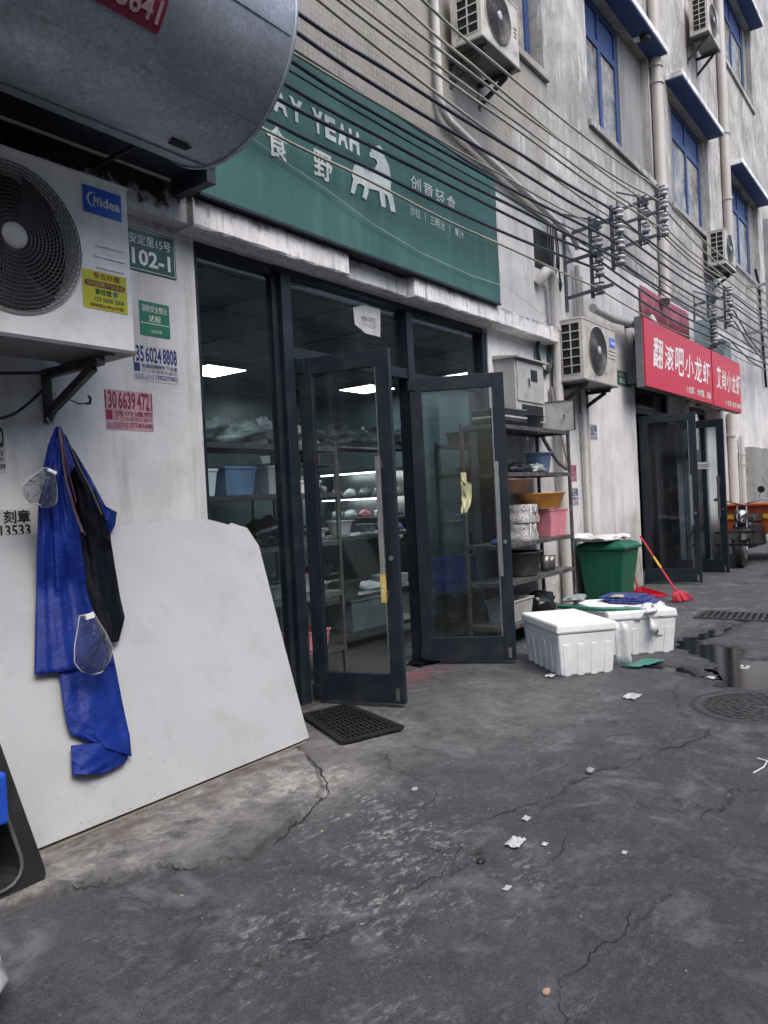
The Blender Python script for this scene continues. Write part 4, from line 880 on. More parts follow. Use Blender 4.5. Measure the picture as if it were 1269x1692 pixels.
m = MB(); m.tube([tuple(W(a, b, -.13)) for a, b in ((112, 730), (130, 770), (150, 808), (168, 850))], .004, 6); m.build('neck_strap', 'strap', ap2)
ap3 = thing('folded_blue_apron', 'small piece of blue vinyl showing behind the black apron', 'apron')
m = MB(); m.grid(cloth([(120, 150, 740, 790), (130, 175, 800, 838), (140, 193, 840, 846), (150, 190, 880, 868), (160, 178, 910, 890)], -.05, seed=13, fold=.006, nf=1.1)); m.build('cloth', 'apron', ap3, solid=.003)
def visor(cx, cy, Y, w_, h2, label, rot=0, cav=.05):
    c = W(cx, cy, Y); rows = []; t = thing('face_shield', label, 'face shield', (c[0], c[1], c[2]), 'clear plastic face shields', (0, rot, 0))
    for j in range(11):
        v = j/10; ww = w_*float(np.interp(v, [0, .2, .45, .7, .88, 1], [.35, .55, .85, 1.0, .82, .3]))
        rows.append([(ww*math.sin(u), -cav*math.cos(u), h2*(.5-v)) for u in np.linspace(-1.15, 1.15, 15)])
    m = MB(); m.grid(rows); m.build('visor', 'clear', t, solid=.0015)
    rim = [r_[0] for r_ in rows]+rows[-1]+[r_[-1] for r_ in rows[::-1]]+rows[0][::-1]
    m = MB(); m.tube(rim, .0025, 6, closed=True); m.build('visor_edge', mat('visor_edge_plastic', (.42, .44, .46), .25, bump=0), t)
    MB().box((-.02, -cav-.006, h2*.42), (.02, -cav+.004, h2*.5)).build('headband_clip', 'white', t); return t
visor(148, 1062, -.43, .105, .27, 'crumpled clear face shield hung low on the front of the blue apron', R(-8), .04)
visor(66, 806, -.22, .095, .17, 'greyish face shield at the left shoulder of the blue apron', R(25), .05)
# ------------------------------------------------------------ white board leaning on the wall
t = thing('leaning_board', 'big white board with a cut slanting corner leaning on the wall', 'board')
zt = 1.275
bl = [(1.30, -.60, .0), (3.235, -.545, .0)]
def on_board(px, py):
    p = W(px, py, -.3)
    for _ in range(30): p = W(px, py, -.54+.52*(p[2]/1.275))
    return (p[0], -.54+.52*(p[2]/1.275), max(p[2], .012)+.012)
P2 = [(1.28, -.535, .028)]+[on_board(*q_) for q_ in ((80, 1402), (290, 1317), (488, 1236), (511, 1222), (503, 1195), (470, 1070), (428, 905), (409, 876), (384, 868), (379, 871), (345, 862), (300, 864), (180, 875), (60, 886))]+[(1.28, -.02, 1.275)]
m = MB(); m.prism(P2, (0, .008, .003)); m.build('panel', 'board', t)
m = MB(); rs = np.random.RandomState(12)
for i in range(110):
    b_ = rs.rand()**2.6; px_ = rs.uniform(90, 480); py_ = 1403-(px_-80)*.412-8-b_*330; p_ = on_board(px_, py_); r_ = rs.uniform(.0007, .0024)
    m.add([(p_[0]+r_*math.cos(k_*1.05+i)*(1+.4*math.sin(i+k_*2)), p_[1]-.0075+.52/1.275*r_*1.3*math.sin(k_*1.05+i), p_[2]+r_*1.3*math.sin(k_*1.05+i)) for k_ in range(6)], [tuple(range(6))])
m.build('mud_specks', mat('mud_speck', (.13, .12, .11), .9, bump=0), t)
m = MB(); m.beam((1.3, -.528, .006), (3.2, -.528, .006), .016, .008); m.build('bottom_edge', 'raw', t)
# black tub standing on its side at the left
t = thing('black_tub', 'black plastic tub leaning on its side against the wall at left edge', 'tub', (1.12, -.80, 0), rot=(R(-14), 0, 0))
def rrect(x0, x1, z0, z1, r, y, n=5):
    o = []
    for cx_, cz_, a0 in ((x1-r, z0+r, -90), (x1-r, z1-r, 0), (x0+r, z1-r, 90), (x0+r, z0+r, 180)):
        for i in range(n): a = R(a0+90*i/(n-1)); o.append((cx_+r*math.cos(a), y, cz_+r*math.sin(a)))
    return o
def taper(l): return [(x-.11*(z/.66)*(1 if x > 0 else -1), y, z) for x, y, z in l]
loops = [taper(rrect(-.40, .37, .0, .66, .06, -.02)), taper(rrect(-.40, .37, .0, .66, .06, -.0)), taper(rrect(-.35, .33, .04, .62, .08, .16)), ]
inn = [taper(rrect(-.33, .295, .05, .60, .07, -.021)), taper(rrect(-.31, .27, .07, .58, .08, .14))]
m = MB(); k_ = len(loops[0])
seq = [loops[2], loops[1], loops[0], inn[0], inn[1]]
m.add([p for l in seq for p in l], [(a*k_+i, a*k_+(i+1) % k_, (a+1)*k_+(i+1) % k_, (a+1)*k_+i) for a in range(4) for i in range(k_)]+[tuple(range(4*k_, 5*k_)), tuple(range(k_))[::-1]])
m.build('shell', 'black', t, bevel=.004)
m = MB(); m.tube([tuple(p) for p in taper(rrect(-.32, .30, .045, .61, .09, -.026))], .008, 6, closed=True); m.build('rim_bead', mat('scuffed_black', (.07, .07, .07), .5), t)
cp = W(14, 1318, -.82); o = tag(MB().box((cp[0]-.25, -.82, cp[2]-.09), (cp[0], -.76, cp[2]+.09)).build('blue_crate', 'basket', bevel=.01), 'bit of blue plastic inside the black tub', 'crate')
# clear bag at left edge
m = MB(); rs = np.random.RandomState(4); rows = []
for i in range(9):
    a = math.pi*i/8; rows.append([(.90+.13*math.sin(a)*math.cos(b)*(1+.25*rs.rand()), -1.33+.12*math.sin(a)*math.sin(b)*(1+.3*rs.rand()), .085+.08*math.cos(a)*(1+.3*rs.rand())) for b in np.linspace(0, 2*math.pi, 13)])
m.grid(rows); tag(m.build('plastic_bag', 'whbag', solid=.001), 'crumpled pale plastic bag on the ground at the left edge', 'bag')
# ------------------------------------------------------------ floor mat
t = thing('rubber_mat', 'black rubber doormat with square holes in front of the left door', 'doormat')
A, B, C_, D_ = [np.array(G(*p)) for p in ((502, 1186), (572, 1169), (664, 1207), (567, 1231))]
m = MB(); nu, nv = 12, 9
def bil(u, v, z): p = (A*(1-u)+B*u)*(1-v)+(D_*(1-u)+C_*u)*v; return (p[0], p[1], z)
z0 = .012; z1 = .026
for k_ in range(nu+1):
    u = k_/nu; wd = .006 if 0 < k_ < nu else .018; m.beam(bil(u, 0, z0+.007), bil(u, 1, z0+.007), wd*2, .014)
for k_ in range(nv+1):
    v = k_/nv; wd = .006 if 0 < k_ < nv else .018; m.beam(bil(0, v, z0+.006), bil(1, v, z0+.006), wd*2, .0128)
m.build('lattice', 'rubber', t)
m = MB(); m.hexa([bil(0, 0, .004), bil(1, 0, .004), bil(1, 1, .004), bil(0, 1, .004)][::-1], [bil(0, 0, .009), bil(1, 0, .009), bil(1, 1, .009), bil(0, 1, .009)][::-1]); m.build('dusty_underlay', mat('dusty_mat_web', (.09, .09, .092), .7), t)
# ------------------------------------------------------------ outdoor rack and what it carries
def steel_rack(name, label, x0, x1, y0, y1, levels, zt, group=None, pm='rust', posts=.03):
    t = thing(name, label, 'rack', (0, 0, 0), group)
    for x in (x0, x1-posts):
        for y in (y0, y1-posts):
            MB().box((x, y, .0), (x+posts, y+posts, zt)).build('post', pm, t, bevel=.003)
    for z in levels:
        m = MB(); m.box((x0+.002, y0+.002, z-.035), (x1-.002, y0+.022, z)); m.box((x0+.002, y1-.022, z-.035), (x1-.002, y1-.002, z)); m.box((x0+.002, y0+.022, z-.035), (x0+.022, y1-.022, z)); m.box((x1-.022, y0+.022, z-.035), (x1-.002, y1-.022, z)); m.box((x0+.022, y0+.022, z-.008), (x1-.022, y1-.022, z-.001))
        m.build('shelf', pm, t)
    return t
RK = steel_rack('storage_rack', 'scuffed grey metal rack with four shelves standing by the right glass door', 5.86, 7.42, -.42, -.05, (.21, .59, .92, 1.55, 1.97), 2.0)
def basin(name, label, c, r0, r1, h, m_, cat='basin', sx=1, sy=1, lip=.015, group=None):
    mb = MB(); mb.lathe(c, [(0.001, .004), (r0*.96, .004), (r0, .012), (r1-.006, h-.01), (r1+lip, h), (r1+lip, h+.006), (r1-.002, h+.004), (r0-.006, .02), (0.001, .016)], 36, sx, sy)
    return tag(mb.build(name, m_), label, cat, group)
def at(px, py, Y): p = W(px, py, Y); return p
p = at(862, 706, -.24); basin('dark_basin', 'wide dark grey basin on the top of the rack', (p[0], -.23, 1.973), .17, .225, .11, mat('dark_teal_plastic', (.02, .03, .035), .4), 'basin', 1.35, .85)
m = MB(); m.box((p[0]-.02, -.30, 2.09), (p[0]+.16, -.16, 2.105)); tag(m.build('foam_tray', 'foam', bevel=.004), 'small white tray lying across the dark basin', 'tray')
def lump(name, label, c, s, m_, cat='bag', seed=0, n=22, amp=.28, group=None, flat=True):
    rs = np.random.RandomState(seed); rows = []; ph = rs.rand(8)*6
    for i in range(n//2+1):
        a = math.pi*i/(n//2); row = []
        for j in range(n+1):
            b = 2*math.pi*j/n; k_ = 1+amp*(.5*math.sin(3*b+ph[0]+2*math.cos(a))+.35*math.sin(5*b+ph[1]+4*a)+.3*math.sin(7*a+ph[2]+2*b)+.22*math.sin(11*b+ph[3]-5*a))
            z = math.cos(a)*k_; z = max(z, -.62) if flat else z
            row.append((c[0]+s[0]*math.sin(a)*math.cos(b)*k_, c[1]+s[1]*math.sin(a)*math.sin(b)*k_, c[2]+s[2]*(z+.62 if flat else z)))
        row[-1] = row[0]; rows.append(row)
    mb = MB(); mb.grid(rows); return tag(mb.build(name, m_), label, cat, group)
p = at(860, 775, -.3); lump('plastic_bundle', 'bundle of dark and white plastic bags on the second shelf of the rack', (p[0], -.27, 1.552), (.20, .11, .055), 'dkbag', 'bundle', 3)
p = at(882, 775, -.3); lump('crumpled_bag', 'crumpled grey bag on the second shelf in front of the blue basin', (p[0], -.32, 1.552), (.13, .07, .05), 'bag', 'bag', 8)
p = at(895, 770, -.2); basin('blue_basin', 'pale blue plastic bucket at the back of the second shelf', (7.13, -.2, 1.553), .10, .135, .20, 'bluep', 'bucket')
def tub(name, label, c, w_, d_, h, m_, cat='box', k_=.86, lip=.014):
    mb = MB(); x, y, z = c
    def lp(s, zz, t_=0): return [(x-w_/2*s+t_, y-d_/2*s+t_, zz), (x+w_/2*s-t_, y-d_/2*s+t_, zz), (x+w_/2*s-t_, y+d_/2*s-t_, zz), (x-w_/2*s+t_, y+d_/2*s-t_, zz)]
    L_ = [lp(k_, z), lp(1, z+h-.02), lp(1.05, z+h-.018), lp(1.05, z+h), lp(.97, z+h), lp(k_*.95, z+.01)]
    mb.add([p_ for l in L_ for p_ in l], [(a*4+i, a*4+(i+1) % 4, (a+1)*4+(i+1) % 4, (a+1)*4+i) for a in range(5) for i in range(4)]+[(3, 2, 1, 0), (20, 21, 22, 23)])
    return tag(mb.build(name, m_, bevel=.008), label, cat)
tub('pink_tub', 'pink plastic tub at the street end of the third shelf', (7.16, -.25, .922), .40, .26, .27, 'pink', 'tub')
basin('orange_basin', 'round orange basin stacked over the pink tub', (7.06, -.25, 1.20), .20, .265, .15, 'orange', 'basin', 1.15, .8)
def softbag(name, label, c, w_, d_, h, handles=True):
    t = thing(name, label, 'bag', c); rows = []
    for i in range(9):
        v = i/8; s = 1-.12*v*v+.03*math.sin(v*9); rows.append([(w_/2*s*np.sign(math.cos(b))*abs(math.cos(b))**.45, d_/2*s*np.sign(math.sin(b))*abs(math.sin(b))**.45, h*v) for b in np.linspace(0, 2*math.pi, 29)])
    m = MB(); m.grid(rows); m.add(rows[-1][:-1], [tuple(range(28))]); m.build('fabric', 'pattern', t)
    m = MB(); m.tube([(-w_*.22, -d_/2-.004, h*.3), (-w_*.2, -d_/2-.012, h*.95), (-w_*.05, -d_/2-.02, h*.55), (w_*.1, -d_/2-.012, h*.95), (w_*.13, -d_/2-.004, h*.3)], .006, 6); m.build('handle', 'whbag', t)
    return t
for i in range(4): tub('stacked_tray', ['lowest of the flat trays stacked at the near end of the rack top', 'second of the flat trays stacked on the rack top', 'third of the flat trays stacked on the rack top', 'topmost flat tray stacked on the rack top'][i], (6.28, -.24, 1.972+.035*i), .46, .30, .05, ['dkbag', 'cab', 'dkbag', 'steel'][i], 'tray')
lump('black_sack', 'black sack on the lowest shelf of the outdoor rack', (6.9, -.24, .21), (.25, .14, .11), 'dkbag', 'sack', 66)
tub('grey_tub', 'grey tub beside the black sack on the lowest rack shelf', (6.3, -.24, .212), .40, .28, .20, 'cab', 'tub')
lump('folded_cloths', 'folded dark cloths on the second shelf between tools and bags', (6.42, -.24, 1.552), (.14, .12, .05), 'blackcloth', 'cloth', 67)
softbag('patterned_bag', 'black and white swirl print bag on the third shelf', (6.58, -.24, .922), .34, .26, .16)
softbag('patterned_bag', 'swirl print bag with a red mark stacked on another one', (6.60, -.24, 1.085), .36, .27, .17)
q = MB(); q.add([(.045+.028*math.cos(i*.524), -.1375, .09+.028*math.sin(i*.524)) for i in range(12)], [tuple(range(12))]); q.build('red_mark', 'red', bpy.data.objects['patterned_bag.001'])
basin('black_bucket', 'worn black bucket on the fourth shelf', (6.55, -.25, .592), .15, .19, .22, mat('worn_black_plastic', (.035, .035, .036), .6, c2=(.08, .08, .08), ns=9, bump=.2), 'bucket')
for i, (x, lb) in enumerate(((6.96, 'taller metal mug left of the other, fourth shelf'), (7.08, 'metal mug with yellow base, right end of the fourth shelf'))):
    mb = MB(); mb.lathe((x, -.3, .592), [(.001, .002), (.042, .002), (.05, .15-.01*i), (.053, .15-.01*i), (.046, .01), (.001, .01)], 20); tag(mb.build('metal_mug', mat('grimy_tin', (.2, .2, .19), .4, .7)), lb, 'mug', 'metal mugs on the rack')
lump('blue_cloth_pile', 'small blue checked cloth on the near end of the third shelf', (6.08, -.3, .922), (.12, .07, .03), 'check', 'cloth', 9)
lump('grey_tool_heap', 'dark tongs and tools on the near end of the second shelf', (6.12, -.28, 1.552), (.16, .09, .02), 'dkbag', 'tools', 12)
m = MB(); pts = [W(a, b, -.09) for a, b in ((762, 782), (768, 780), (772, 796), (780, 800), (776, 840), (768, 849), (760, 848), (764, 815), (757, 800), (761, 795))]
Y_RAG = 1; rows = cloth([(761, 770, 781, 781), (761, 771, 795, 795), (762, 779, 802, 800), (763, 779, 820, 820), (762, 777, 835, 835), (762, 772, 849, 847)], -.44, n=12, fold=.006, nf=1.5, seed=2, bulge=.008)
m.grid(rows); tag(m.build('hanging_rag', 'towel', solid=.003), 'pale yellow rag hanging from the near post of the rack', 'rag')
# ------------------------------------------------------------ electric boxes, pipes on the wall
t = thing('meter_box', 'tall grey electric meter box with sloping cap above the rack', 'electric box')
MB().box((6.66, -.22, 2.06), (7.30, -.005, 2.66)).build('cabinet', 'cab', t, bevel=.004)
MB().hexa([(6.63, -.27, 2.655), (7.33, -.27, 2.655), (7.33, -.003, 2.66), (6.63, -.003, 2.66)], [(6.63, -.27, 2.668), (7.33, -.27, 2.668), (7.33, -.003, 2.70), (6.63, -.003, 2.70)]).build('rain_cap', 'cab', t)
d = MB().box((6.69, -.232, 2.25), (7.27, -.221, 2.63)).build('door', 'cab', t, bevel=.003)
MB().box((6.98, -.236, 2.46), (7.12, -.2325, 2.57)).build('inspection_window', 'navyd', d)
MB().box((6.90, -.245, 2.42), (6.93, -.2325, 2.48)).tube([(6.915, -.25, 2.42), (6.915, -.25, 2.38)], .006).build('lock', 'chrome', d)
MB().box((6.78, -.226, 2.08), (7.24, -.221, 2.22)).build('cable_opening', 'void', t)
t = thing('junction_box', 'small grey box with its door swung open below the meter box', 'electric box')
MB().box((7.34, -.16, 1.98), (7.62, -.005, 2.27)).build('case', 'cab', t)
MB().box((7.36, -.162, 2.0), (7.60, -.1605, 2.25)).build('dark_interior', 'void', t)
d = MB().hexa([(7.33, -.165, 1.975), (7.39, -.49, 1.975), (7.40, -.485, 1.975), (7.345, -.16, 1.975)], [(7.33, -.165, 2.275), (7.39, -.49, 2.275), (7.40, -.485, 2.275), (7.345, -.16, 2.275)]).build('door', 'cab', t)
MB().tube([(7.36, -.40, 2.12), (7.345, -.40, 2.12)], .012).tube([(7.345, -.40, 2.13), (7.345, -.40, 2.08)], .006).build('handle', 'chrome', d)
MB().beam((7.33, -.16, 2.277), (7.39, -.492, 2.277), .016, .006).beam((7.325, -.16, 1.973), (7.385, -.492, 1.973), .016, .006).beam((7.389, -.493, 1.975), (7.389, -.493, 2.277), .008, .012).build('door_edge', 'cabin', d)
tag(MB().tube([(7.45, -.09, 1.98), (7.5, -.15, 1.82), (7.62, -.2, 1.66), (7.76, -.22, 1.60), (7.86, -.2, 1.70), (7.88, -.14, 1.95), (7.88, -.06, 2.3), (7.88, -.04, 2.5)], .022, 10).build('flexible_conduit', mat('grey_conduit', (.16, .16, .16), .5, bump=.6, bs=70, bd=.01)), 'thick grey flexible conduit looping below the small box', 'conduit')
m = MB()
for k_ in range(7):
    rr = .15+.006*k_; m.tube([(7.74+rr*math.cos(a)*.95, -.03-.012*(k_ % 3), 2.86+rr*1.25*math.sin(a)) for a in np.linspace(0, 6.28, 30)[:-1]], .008, 6, closed=True)
tag(m.build('cable_coil', mat('dark_green_cable', (.015, .03, .032), .45)), 'coil of dark cable hung on the wall above the meter box', 'cable coil')
def pipe(pts, r, m_, label, name='wall_pipe', cat='pipe', collars=(), group='pipes on the facade'):
    t = thing(name, label, cat, group=group); MB().tube(pts, r, 14).build('tube', m_, t)
    for (x, y, z) in collars: MB().tube([(x, y, z-.03), (x, y, z+.03)], r*1.22, 14).tube([(x, y, z), (x, 0, z)], .008).build('collar', m_, t)
    return t
pipe([(7.70, -.03, 3.60), (7.70, -.09, 3.66), (7.74, -.10, 3.72), (7.84, -.10, 3.74), (7.92, -.10, 3.68), (7.94, -.10, 3.52), (7.95, -.10, 3.0), (7.96, -.09, 2.4), (7.97, -.09, .1)], .055, 'pvc', 'white drain pipe bending out of the wall hole above the near shop end', collars=[(7.95, -.10, 3.14)])
pipe([(8.20, -.05, 3.75), (8.20, -.05, 3.0), (8.20, -.05, .05)], .022, 'pvc', 'thin white pipe right of the bent drain pipe')
pipe([(8.72, -.06, 4.0), (8.72, -.06, 2.5), (8.72, -.06, .05)], .032, 'pvc', 'grey-white pipe behind the wire rack, left of the 103 wall', collars=[(8.72, -.06, 1.9)])
pipe([(8.86, -.05, 3.9), (8.86, -.05, 2.5), (8.86, -.05, .05)], .022, 'pvc', 'slim pipe right beside the grey-white pipe')
pipe([(5.76, -.08, 7.5), (5.76, -.08, 4.82), (5.79, -.08, 4.72), (5.9, -.08, 4.66), (6.6, -.08, 4.56), (7.7, -.08, 4.42), (8.6, -.08, 4.3), (8.72, -.08, 4.2)], .034, 'pvc', 'white pipe from the top bending right above the green sign')
pipe([(12.12, -.10, 13), (12.12, -.10, 8.2), (12.12, -.10, 5.5), (12.12, -.10, 4.3), (12.0, -.1, 4.15)], .085, 'pvcp', 'thick beige downpipe between the first and second blue windows', collars=[(12.12, -.1, 8.15), (12.12, -.1, 7.75), (12.12, -.1, 7.5), (12.12, -.1, 5.9), (12.12, -.1, 7.95)])
pipe([(16.55, -.10, 14), (16.55, -.10, 9), (16.55, -.10, 6.5), (16.55, -.10, 5.9)], .085, 'pvcp', 'beige downpipe further along, ending above the third air conditioner', collars=[(16.55, -.1, 8.3), (16.55, -.1, 7.0)])
pipe([(13.0, -.08, 2.7), (12.98, -.08, 1.6), (12.98, -.08, .05)], .05, 'pvc', 'white pipe seen through the second shop right door glass', collars=[(12.98, -.08, 2.1)])
pipe([(16.1, -.08, 2.72), (16.12, -.08, 1.5), (16.12, -.08, .05)], .07, 'pvc', 'white pipe below the end of the smaller red sign', collars=[(16.1, -.08, 2.3)])
pipe([(17.0, -.08, 2.3), (17.0, -.08, 1.2), (17.0, -.08, .05)], .05, 'pvc', 'dusty far pipe beside the grey cabinets', collars=[(17, -.08, 1.95), (17, -.08, 1.75)])
pipe([(8.9, -.16, 3.52), (9.6, -.16, 3.50), (11.3, -.16, 3.62), (11.45, -.12, 3.7), (11.45, -.05, 3.85)], .05, 'pvc', 'level white pipe running behind the top of the big red sign')
m = MB()
for k_ in range(5):
    m.tube([(7.95+.1*k_/5+.02*math.sin(z*9+k_), -.05-.02*k_, z) for z in np.linspace(4.3, 3.72, 9)]+[(8.06+.02*k_, -.1, 3.62), (8.12, -.1, 3.58), (8.16-.01*k_, -.1, 3.66), (8.14, -.06, 3.9+.1*k_)], .007, 6)
tag(m.build('cable_bundle', 'wire'), 'tangle of black cables hanging from the wall hole', 'cable')
m = MB(); m.box((10.72, -.24, 3.30), (10.93, -.02, 3.42)); m.box((10.72, -.24, 3.421), (10.93, -.05, 3.58)); t = tag(m.build('lamp_housing', 'bracket', bevel=.008), 'black lamp housing with pale label left of the big red sign', 'lamp')
MB().box((10.735, -.245, 3.33), (10.915, -.241, 3.44)).build('pale_label', 'whpaper', t)
# ------------------------------------------------------------ red signs, awning
def redsign(x0, x1, z0, z1, yf, label, big, small):
    t = thing('red_shop_sign', label, 'sign', group='red shop signs')
    MB().box((x0, yf, z0), (x1, yf+.0195, z1)).build('face', 'redsign', t)
    MB().box((x0-.012, yf+.02, z0-.012), (x1+.012, yf+.12, z1+.012)).build('box_body', 'signside', t, bevel=.004)
    q = MB(); n = len(big[0]); a, b, c, d = big[1]; wd = (b-a)/n
    for i, ch in enumerate(big[0]): put_text(q, ch, a+wd*i+wd*.05, a+wd*(i+1)-wd*.05, c+(.02 if i % 2 else 0), d-(.03 if i % 2 else 0), yf-.003, .018, .18)
    a, b, c, d = small[1]; put_text(q, small[0], a, b, c, d, yf-.003, .012); q.build('lettering', 'white', t)
    m = MB()
    for x in (x0+.3, x1-.3): m.box((x-.02, yf+.12, z1-.05), (x+.02, -.0, z1-.01)); m.box((x-.02, yf+.12, z0+.05), (x+.02, .0, z0+.09))
    m.build('sign_brackets', 'bracket', t)
redsign(10.17, 13.62, 2.69, 3.59, -.35, 'big red shop sign with six large white characters above the second shop', ('翻滚吧小龙虾', (10.48, 13.52, 2.98, 3.38)), ('小龙虾、大闸蟹、海鲜', (12.05, 13.50, 2.76, 2.87)))
redsign(13.68, 15.76, 2.68, 3.60, -.352, 'smaller red shop sign further along, right of the big red one', ('艾尚小龙虾', (13.9, 15.72, 2.99, 3.37)), ('小龙虾·生蚝·海鲜', (14.48, 15.70, 2.74, 2.84)))
m = MB(); m.grid([[(11.1+2.5*i/10, -.03-.006*math.sin(i*1.7), z) for i in range(11)] for z in (3.64, 4.25)]); tag(m.build('maroon_banner', 'awn', solid=.01), 'faded maroon banner on the wall above the big red sign', 'banner')
for (x, z, w_, lb) in ((14.0, 3.95, .5, 'grey box above the joint of the two red signs'), (15.0, 3.75, .6, 'pale teal cabinet above the smaller red sign')):
    t = thing('wall_cabinet', lb, 'electric box'); MB().box((x, -.25, z-.25), (x+w_, -.013 if z > 4.36 else -.002, z+.25)).build('case', mat('pale_teal_paint', (.25, .33, .36), .5), t, bevel=.005); MB().box((x+.03, -.256, z-.22), (x+w_-.03, -.2505, z+.22)).build('door', mat('pale_teal_door', (.28, .36, .39), .5), t)
# ------------------------------------------------------------ insulator racks and overhead cables
YA = (-.35, -.60)
A1 = [(-.363, 3.633), (-.359, 3.828), (-.346, 3.986), (-.341, 4.156), (-.323, 4.354)]; A2 = [(-.60, 3.903), (-.60, 4.074), (-.597, 4.247), (-.591, 4.414)]
B1 = [(-.321, 4.647), (-.327, 4.789), (-.328, 4.978), (-.321, 5.147)]; B2 = [(-.577, 4.69), (-.563, 4.872), (-.563, 5.044), (-.563, 5.208)]
C1 = [(-.26, 3.76), (-.27, 3.87), (-.275, 4.0), (-.27, 4.12), (-.265, 4.31), (-.26, 4.52)]; C2 = [(-.52, 4.08), (-.53, 4.27), (-.54, 4.43), (-.545, 4.61)]
def insulator(t, x, y, z):
    m = MB(); m.lathe((x, y-.045, z), [(.001, -.052), (.030, -.052), (.052, -.040), (.054, -.022), (.030, -.010), (.024, 0), (.030, .010), (.054, .022), (.052, .040), (.030, .052), (.001, .052)], 18)
    return m.build('insulator', 'porc', t)
def wire_rack(x, cols, label, arms=True):
    t = thing('insulator_rack', label, 'insulator rack', group='insulator racks bracketed off the wall')
    for ci, c in enumerate(cols):
        yc = np.mean([p[0] for p in c]); z0 = c[0][1]-.10; z1 = c[-1][1]+.10
        m = MB(); m.box((x-.045, yc+.015, z0), (x-.01, yc+.05, z1))
        for (y_, z_) in c:
            for dz in (-.062, .062): m.box((x-.04, y_-.075, z_+dz-.004), (x+.02, yc+.015, z_+dz+.004))
        m.tube([(x, yc-.045, z0+.03), (x, yc-.045, z1-.03)], .008, 8); m.build('upright', 'rackpaint', t)
        for (y_, z_) in c: insulator(t, x, yc, z_)
    yo = min(np.mean([p[0] for p in c]) for c in cols)
    m = MB(); zl = [cols[0][0][1]-.05, cols[0][-1][1]-.05, (cols[0][0][1]+cols[0][-1][1])/2]
    for z_ in zl: m.beam((x-.06, -.0, z_), (x-.06, yo+.03, z_+.05), .03, .035)
    m.box((x-.09, -.022, zl[0]-.15), (x-.03, -.013, zl[1]+.15)); m.beam((x-.06, -.01, zl[1]+.25), (x-.06, yo+.03, zl[1]+.0), .02, .02); m.build('wall_arm', 'rackpaint', t); return t
wire_rack(8.55, (A1, A2), 'nearest rack of stacked white insulators above the second air conditioner')
wire_rack(10.4, (B1, B2), 'second insulator rack, set highest, in front of the thick downpipe')
wire_rack(14.1, (C1, C2), 'farther insulator rack above the joint of the red signs')
tag(MB().box((18.4, -.5, 3.3), (18.5, -.4, 7.0)).box((18.42, -.6, 4.6), (18.47, -.014, 4.66)).box((18.42, -.6, 5.6), (18.47, -.014, 5.66)).build('cable_post', 'conc'), 'slim grey post carrying cables at the right edge', 'post')
low = [(429, 207), (439, 192), (454, 159), (472, 115), (481, 86)]; up2 = [(464, 136), (475, 98), (483, 52), (483, 17)]
b1l = [(525, 0), (581, 0), (658, 0)]; b2l = [(562, 0), (621, 0), (700, 0)]
names = []
def cable(pts, r, m_, label):
    # Catmull-Rom through the support points
    P = [np.array(p, float) for p in pts]; P = [2*P[0]-P[1]]+P+[2*P[-1]-P[-2]]; out = []
    for i in range(1, len(P)-2):
        n = max(4, int(np.linalg.norm(P[i+1]-P[i])/.25))
        for k_ in range(n):
            t = k_/n; a, b, c, d = P[i-1:i+3]; out.append(.5*((2*b)+(-a+c)*t+(2*a-5*b+4*c-d)*t*t+(-a+3*b-3*c+d)*t**3))
    out.append(P[-2]); return tag(MB().tube(out, r, 8).build('overhead_cable', m_), label, 'cable', 'overhead cables along the facade')
ordn = ['lowest', 'second lowest', 'third from the bottom', 'fourth from the bottom', 'fifth from the bottom', 'sixth from the bottom', 'seventh from the bottom', 'eighth from the bottom', 'ninth from the bottom', 'tenth from the bottom', 'fifth from the top', 'fourth from the top', 'third from the top', 'second from the top', 'topmost']
specs = []
YL = -.30
for i, px in enumerate(low): specs.append((px, YL, 8.55, A1[i], C1[i], .0095 if i in (0, 4) else .0135, 'wirel' if i in (0, 4) else 'wire'))
for i, px in enumerate(up2): specs.append((px, YL, 8.55, A2[i], C2[i], .014, 'wire'))
for i, px in enumerate(b1l): specs.append((px, -.33, 10.4, B1[i+1 if i else 0], (-.30, 4.75+.17*i), .0115, 'wirel'))
for i, px in enumerate(b2l): specs.append((px, -.56, 10.4, B2[i+1 if i else 0], (-.55, 4.80+.17*i), .0115, 'wirel'))
allw = []
for (px, yl, xr, at_, ct, r_, m_) in specs:
    sg = random.uniform(.004, .010)
    if m_ == 'wire' and px == (472, 115): r_ = .008
    L0 = W(px[0], px[1], yl); y1, z1 = at_; y1 -= .09 if False else .0
    x0 = L0[0]; zz = lambda x: L0[2]+(z1-L0[2])*(x-x0)/(xr-x0)+sg*(x-x0)*(x-xr)
    yy = lambda x: yl+(y1-.045-yl)*max(0, (x-x0))/(xr-x0)
    pts = [(-3.5, yl, zz(-3.5)), (-1, yl, zz(-1)), (1.5, yl, zz(1.5))]+[(x, yy(x), zz(x)+random.uniform(-.014, .014)) for x in np.linspace(x0, xr-.3, 6)]
    pts += [(xr, y1-.012-.0, z1)]
    xc = 14.1; yc, zc = ct
    for x in np.linspace(xr+1.0, xc-.4, 3):
        f_ = (x-xr)/(xc-xr); pts.append((x, y1+(yc-y1)*f_-.02, z1+(zc-z1)*f_-.16*4*f_*(1-f_)*.5))
    pts.append((xc, yc-.012, zc))
    for x in (17, 21, 26, 34): pts.append((x, yc-.05, zc+(x-xc)*.02-.06*math.sin((x-xc)*.5)))
    allw.append((px, pts, r_, m_))
order = sorted(range(len(allw)), key=lambda i: allw[i][1][4][2])
for rank, i in enumerate(order):
    px, pts, r_, m_ = allw[i]
    cable(pts, r_, m_, ('black ' if m_ == 'wire' else 'pale ')+'cable, '+ordn[rank]+' of the bundle crossing the green sign and wall')
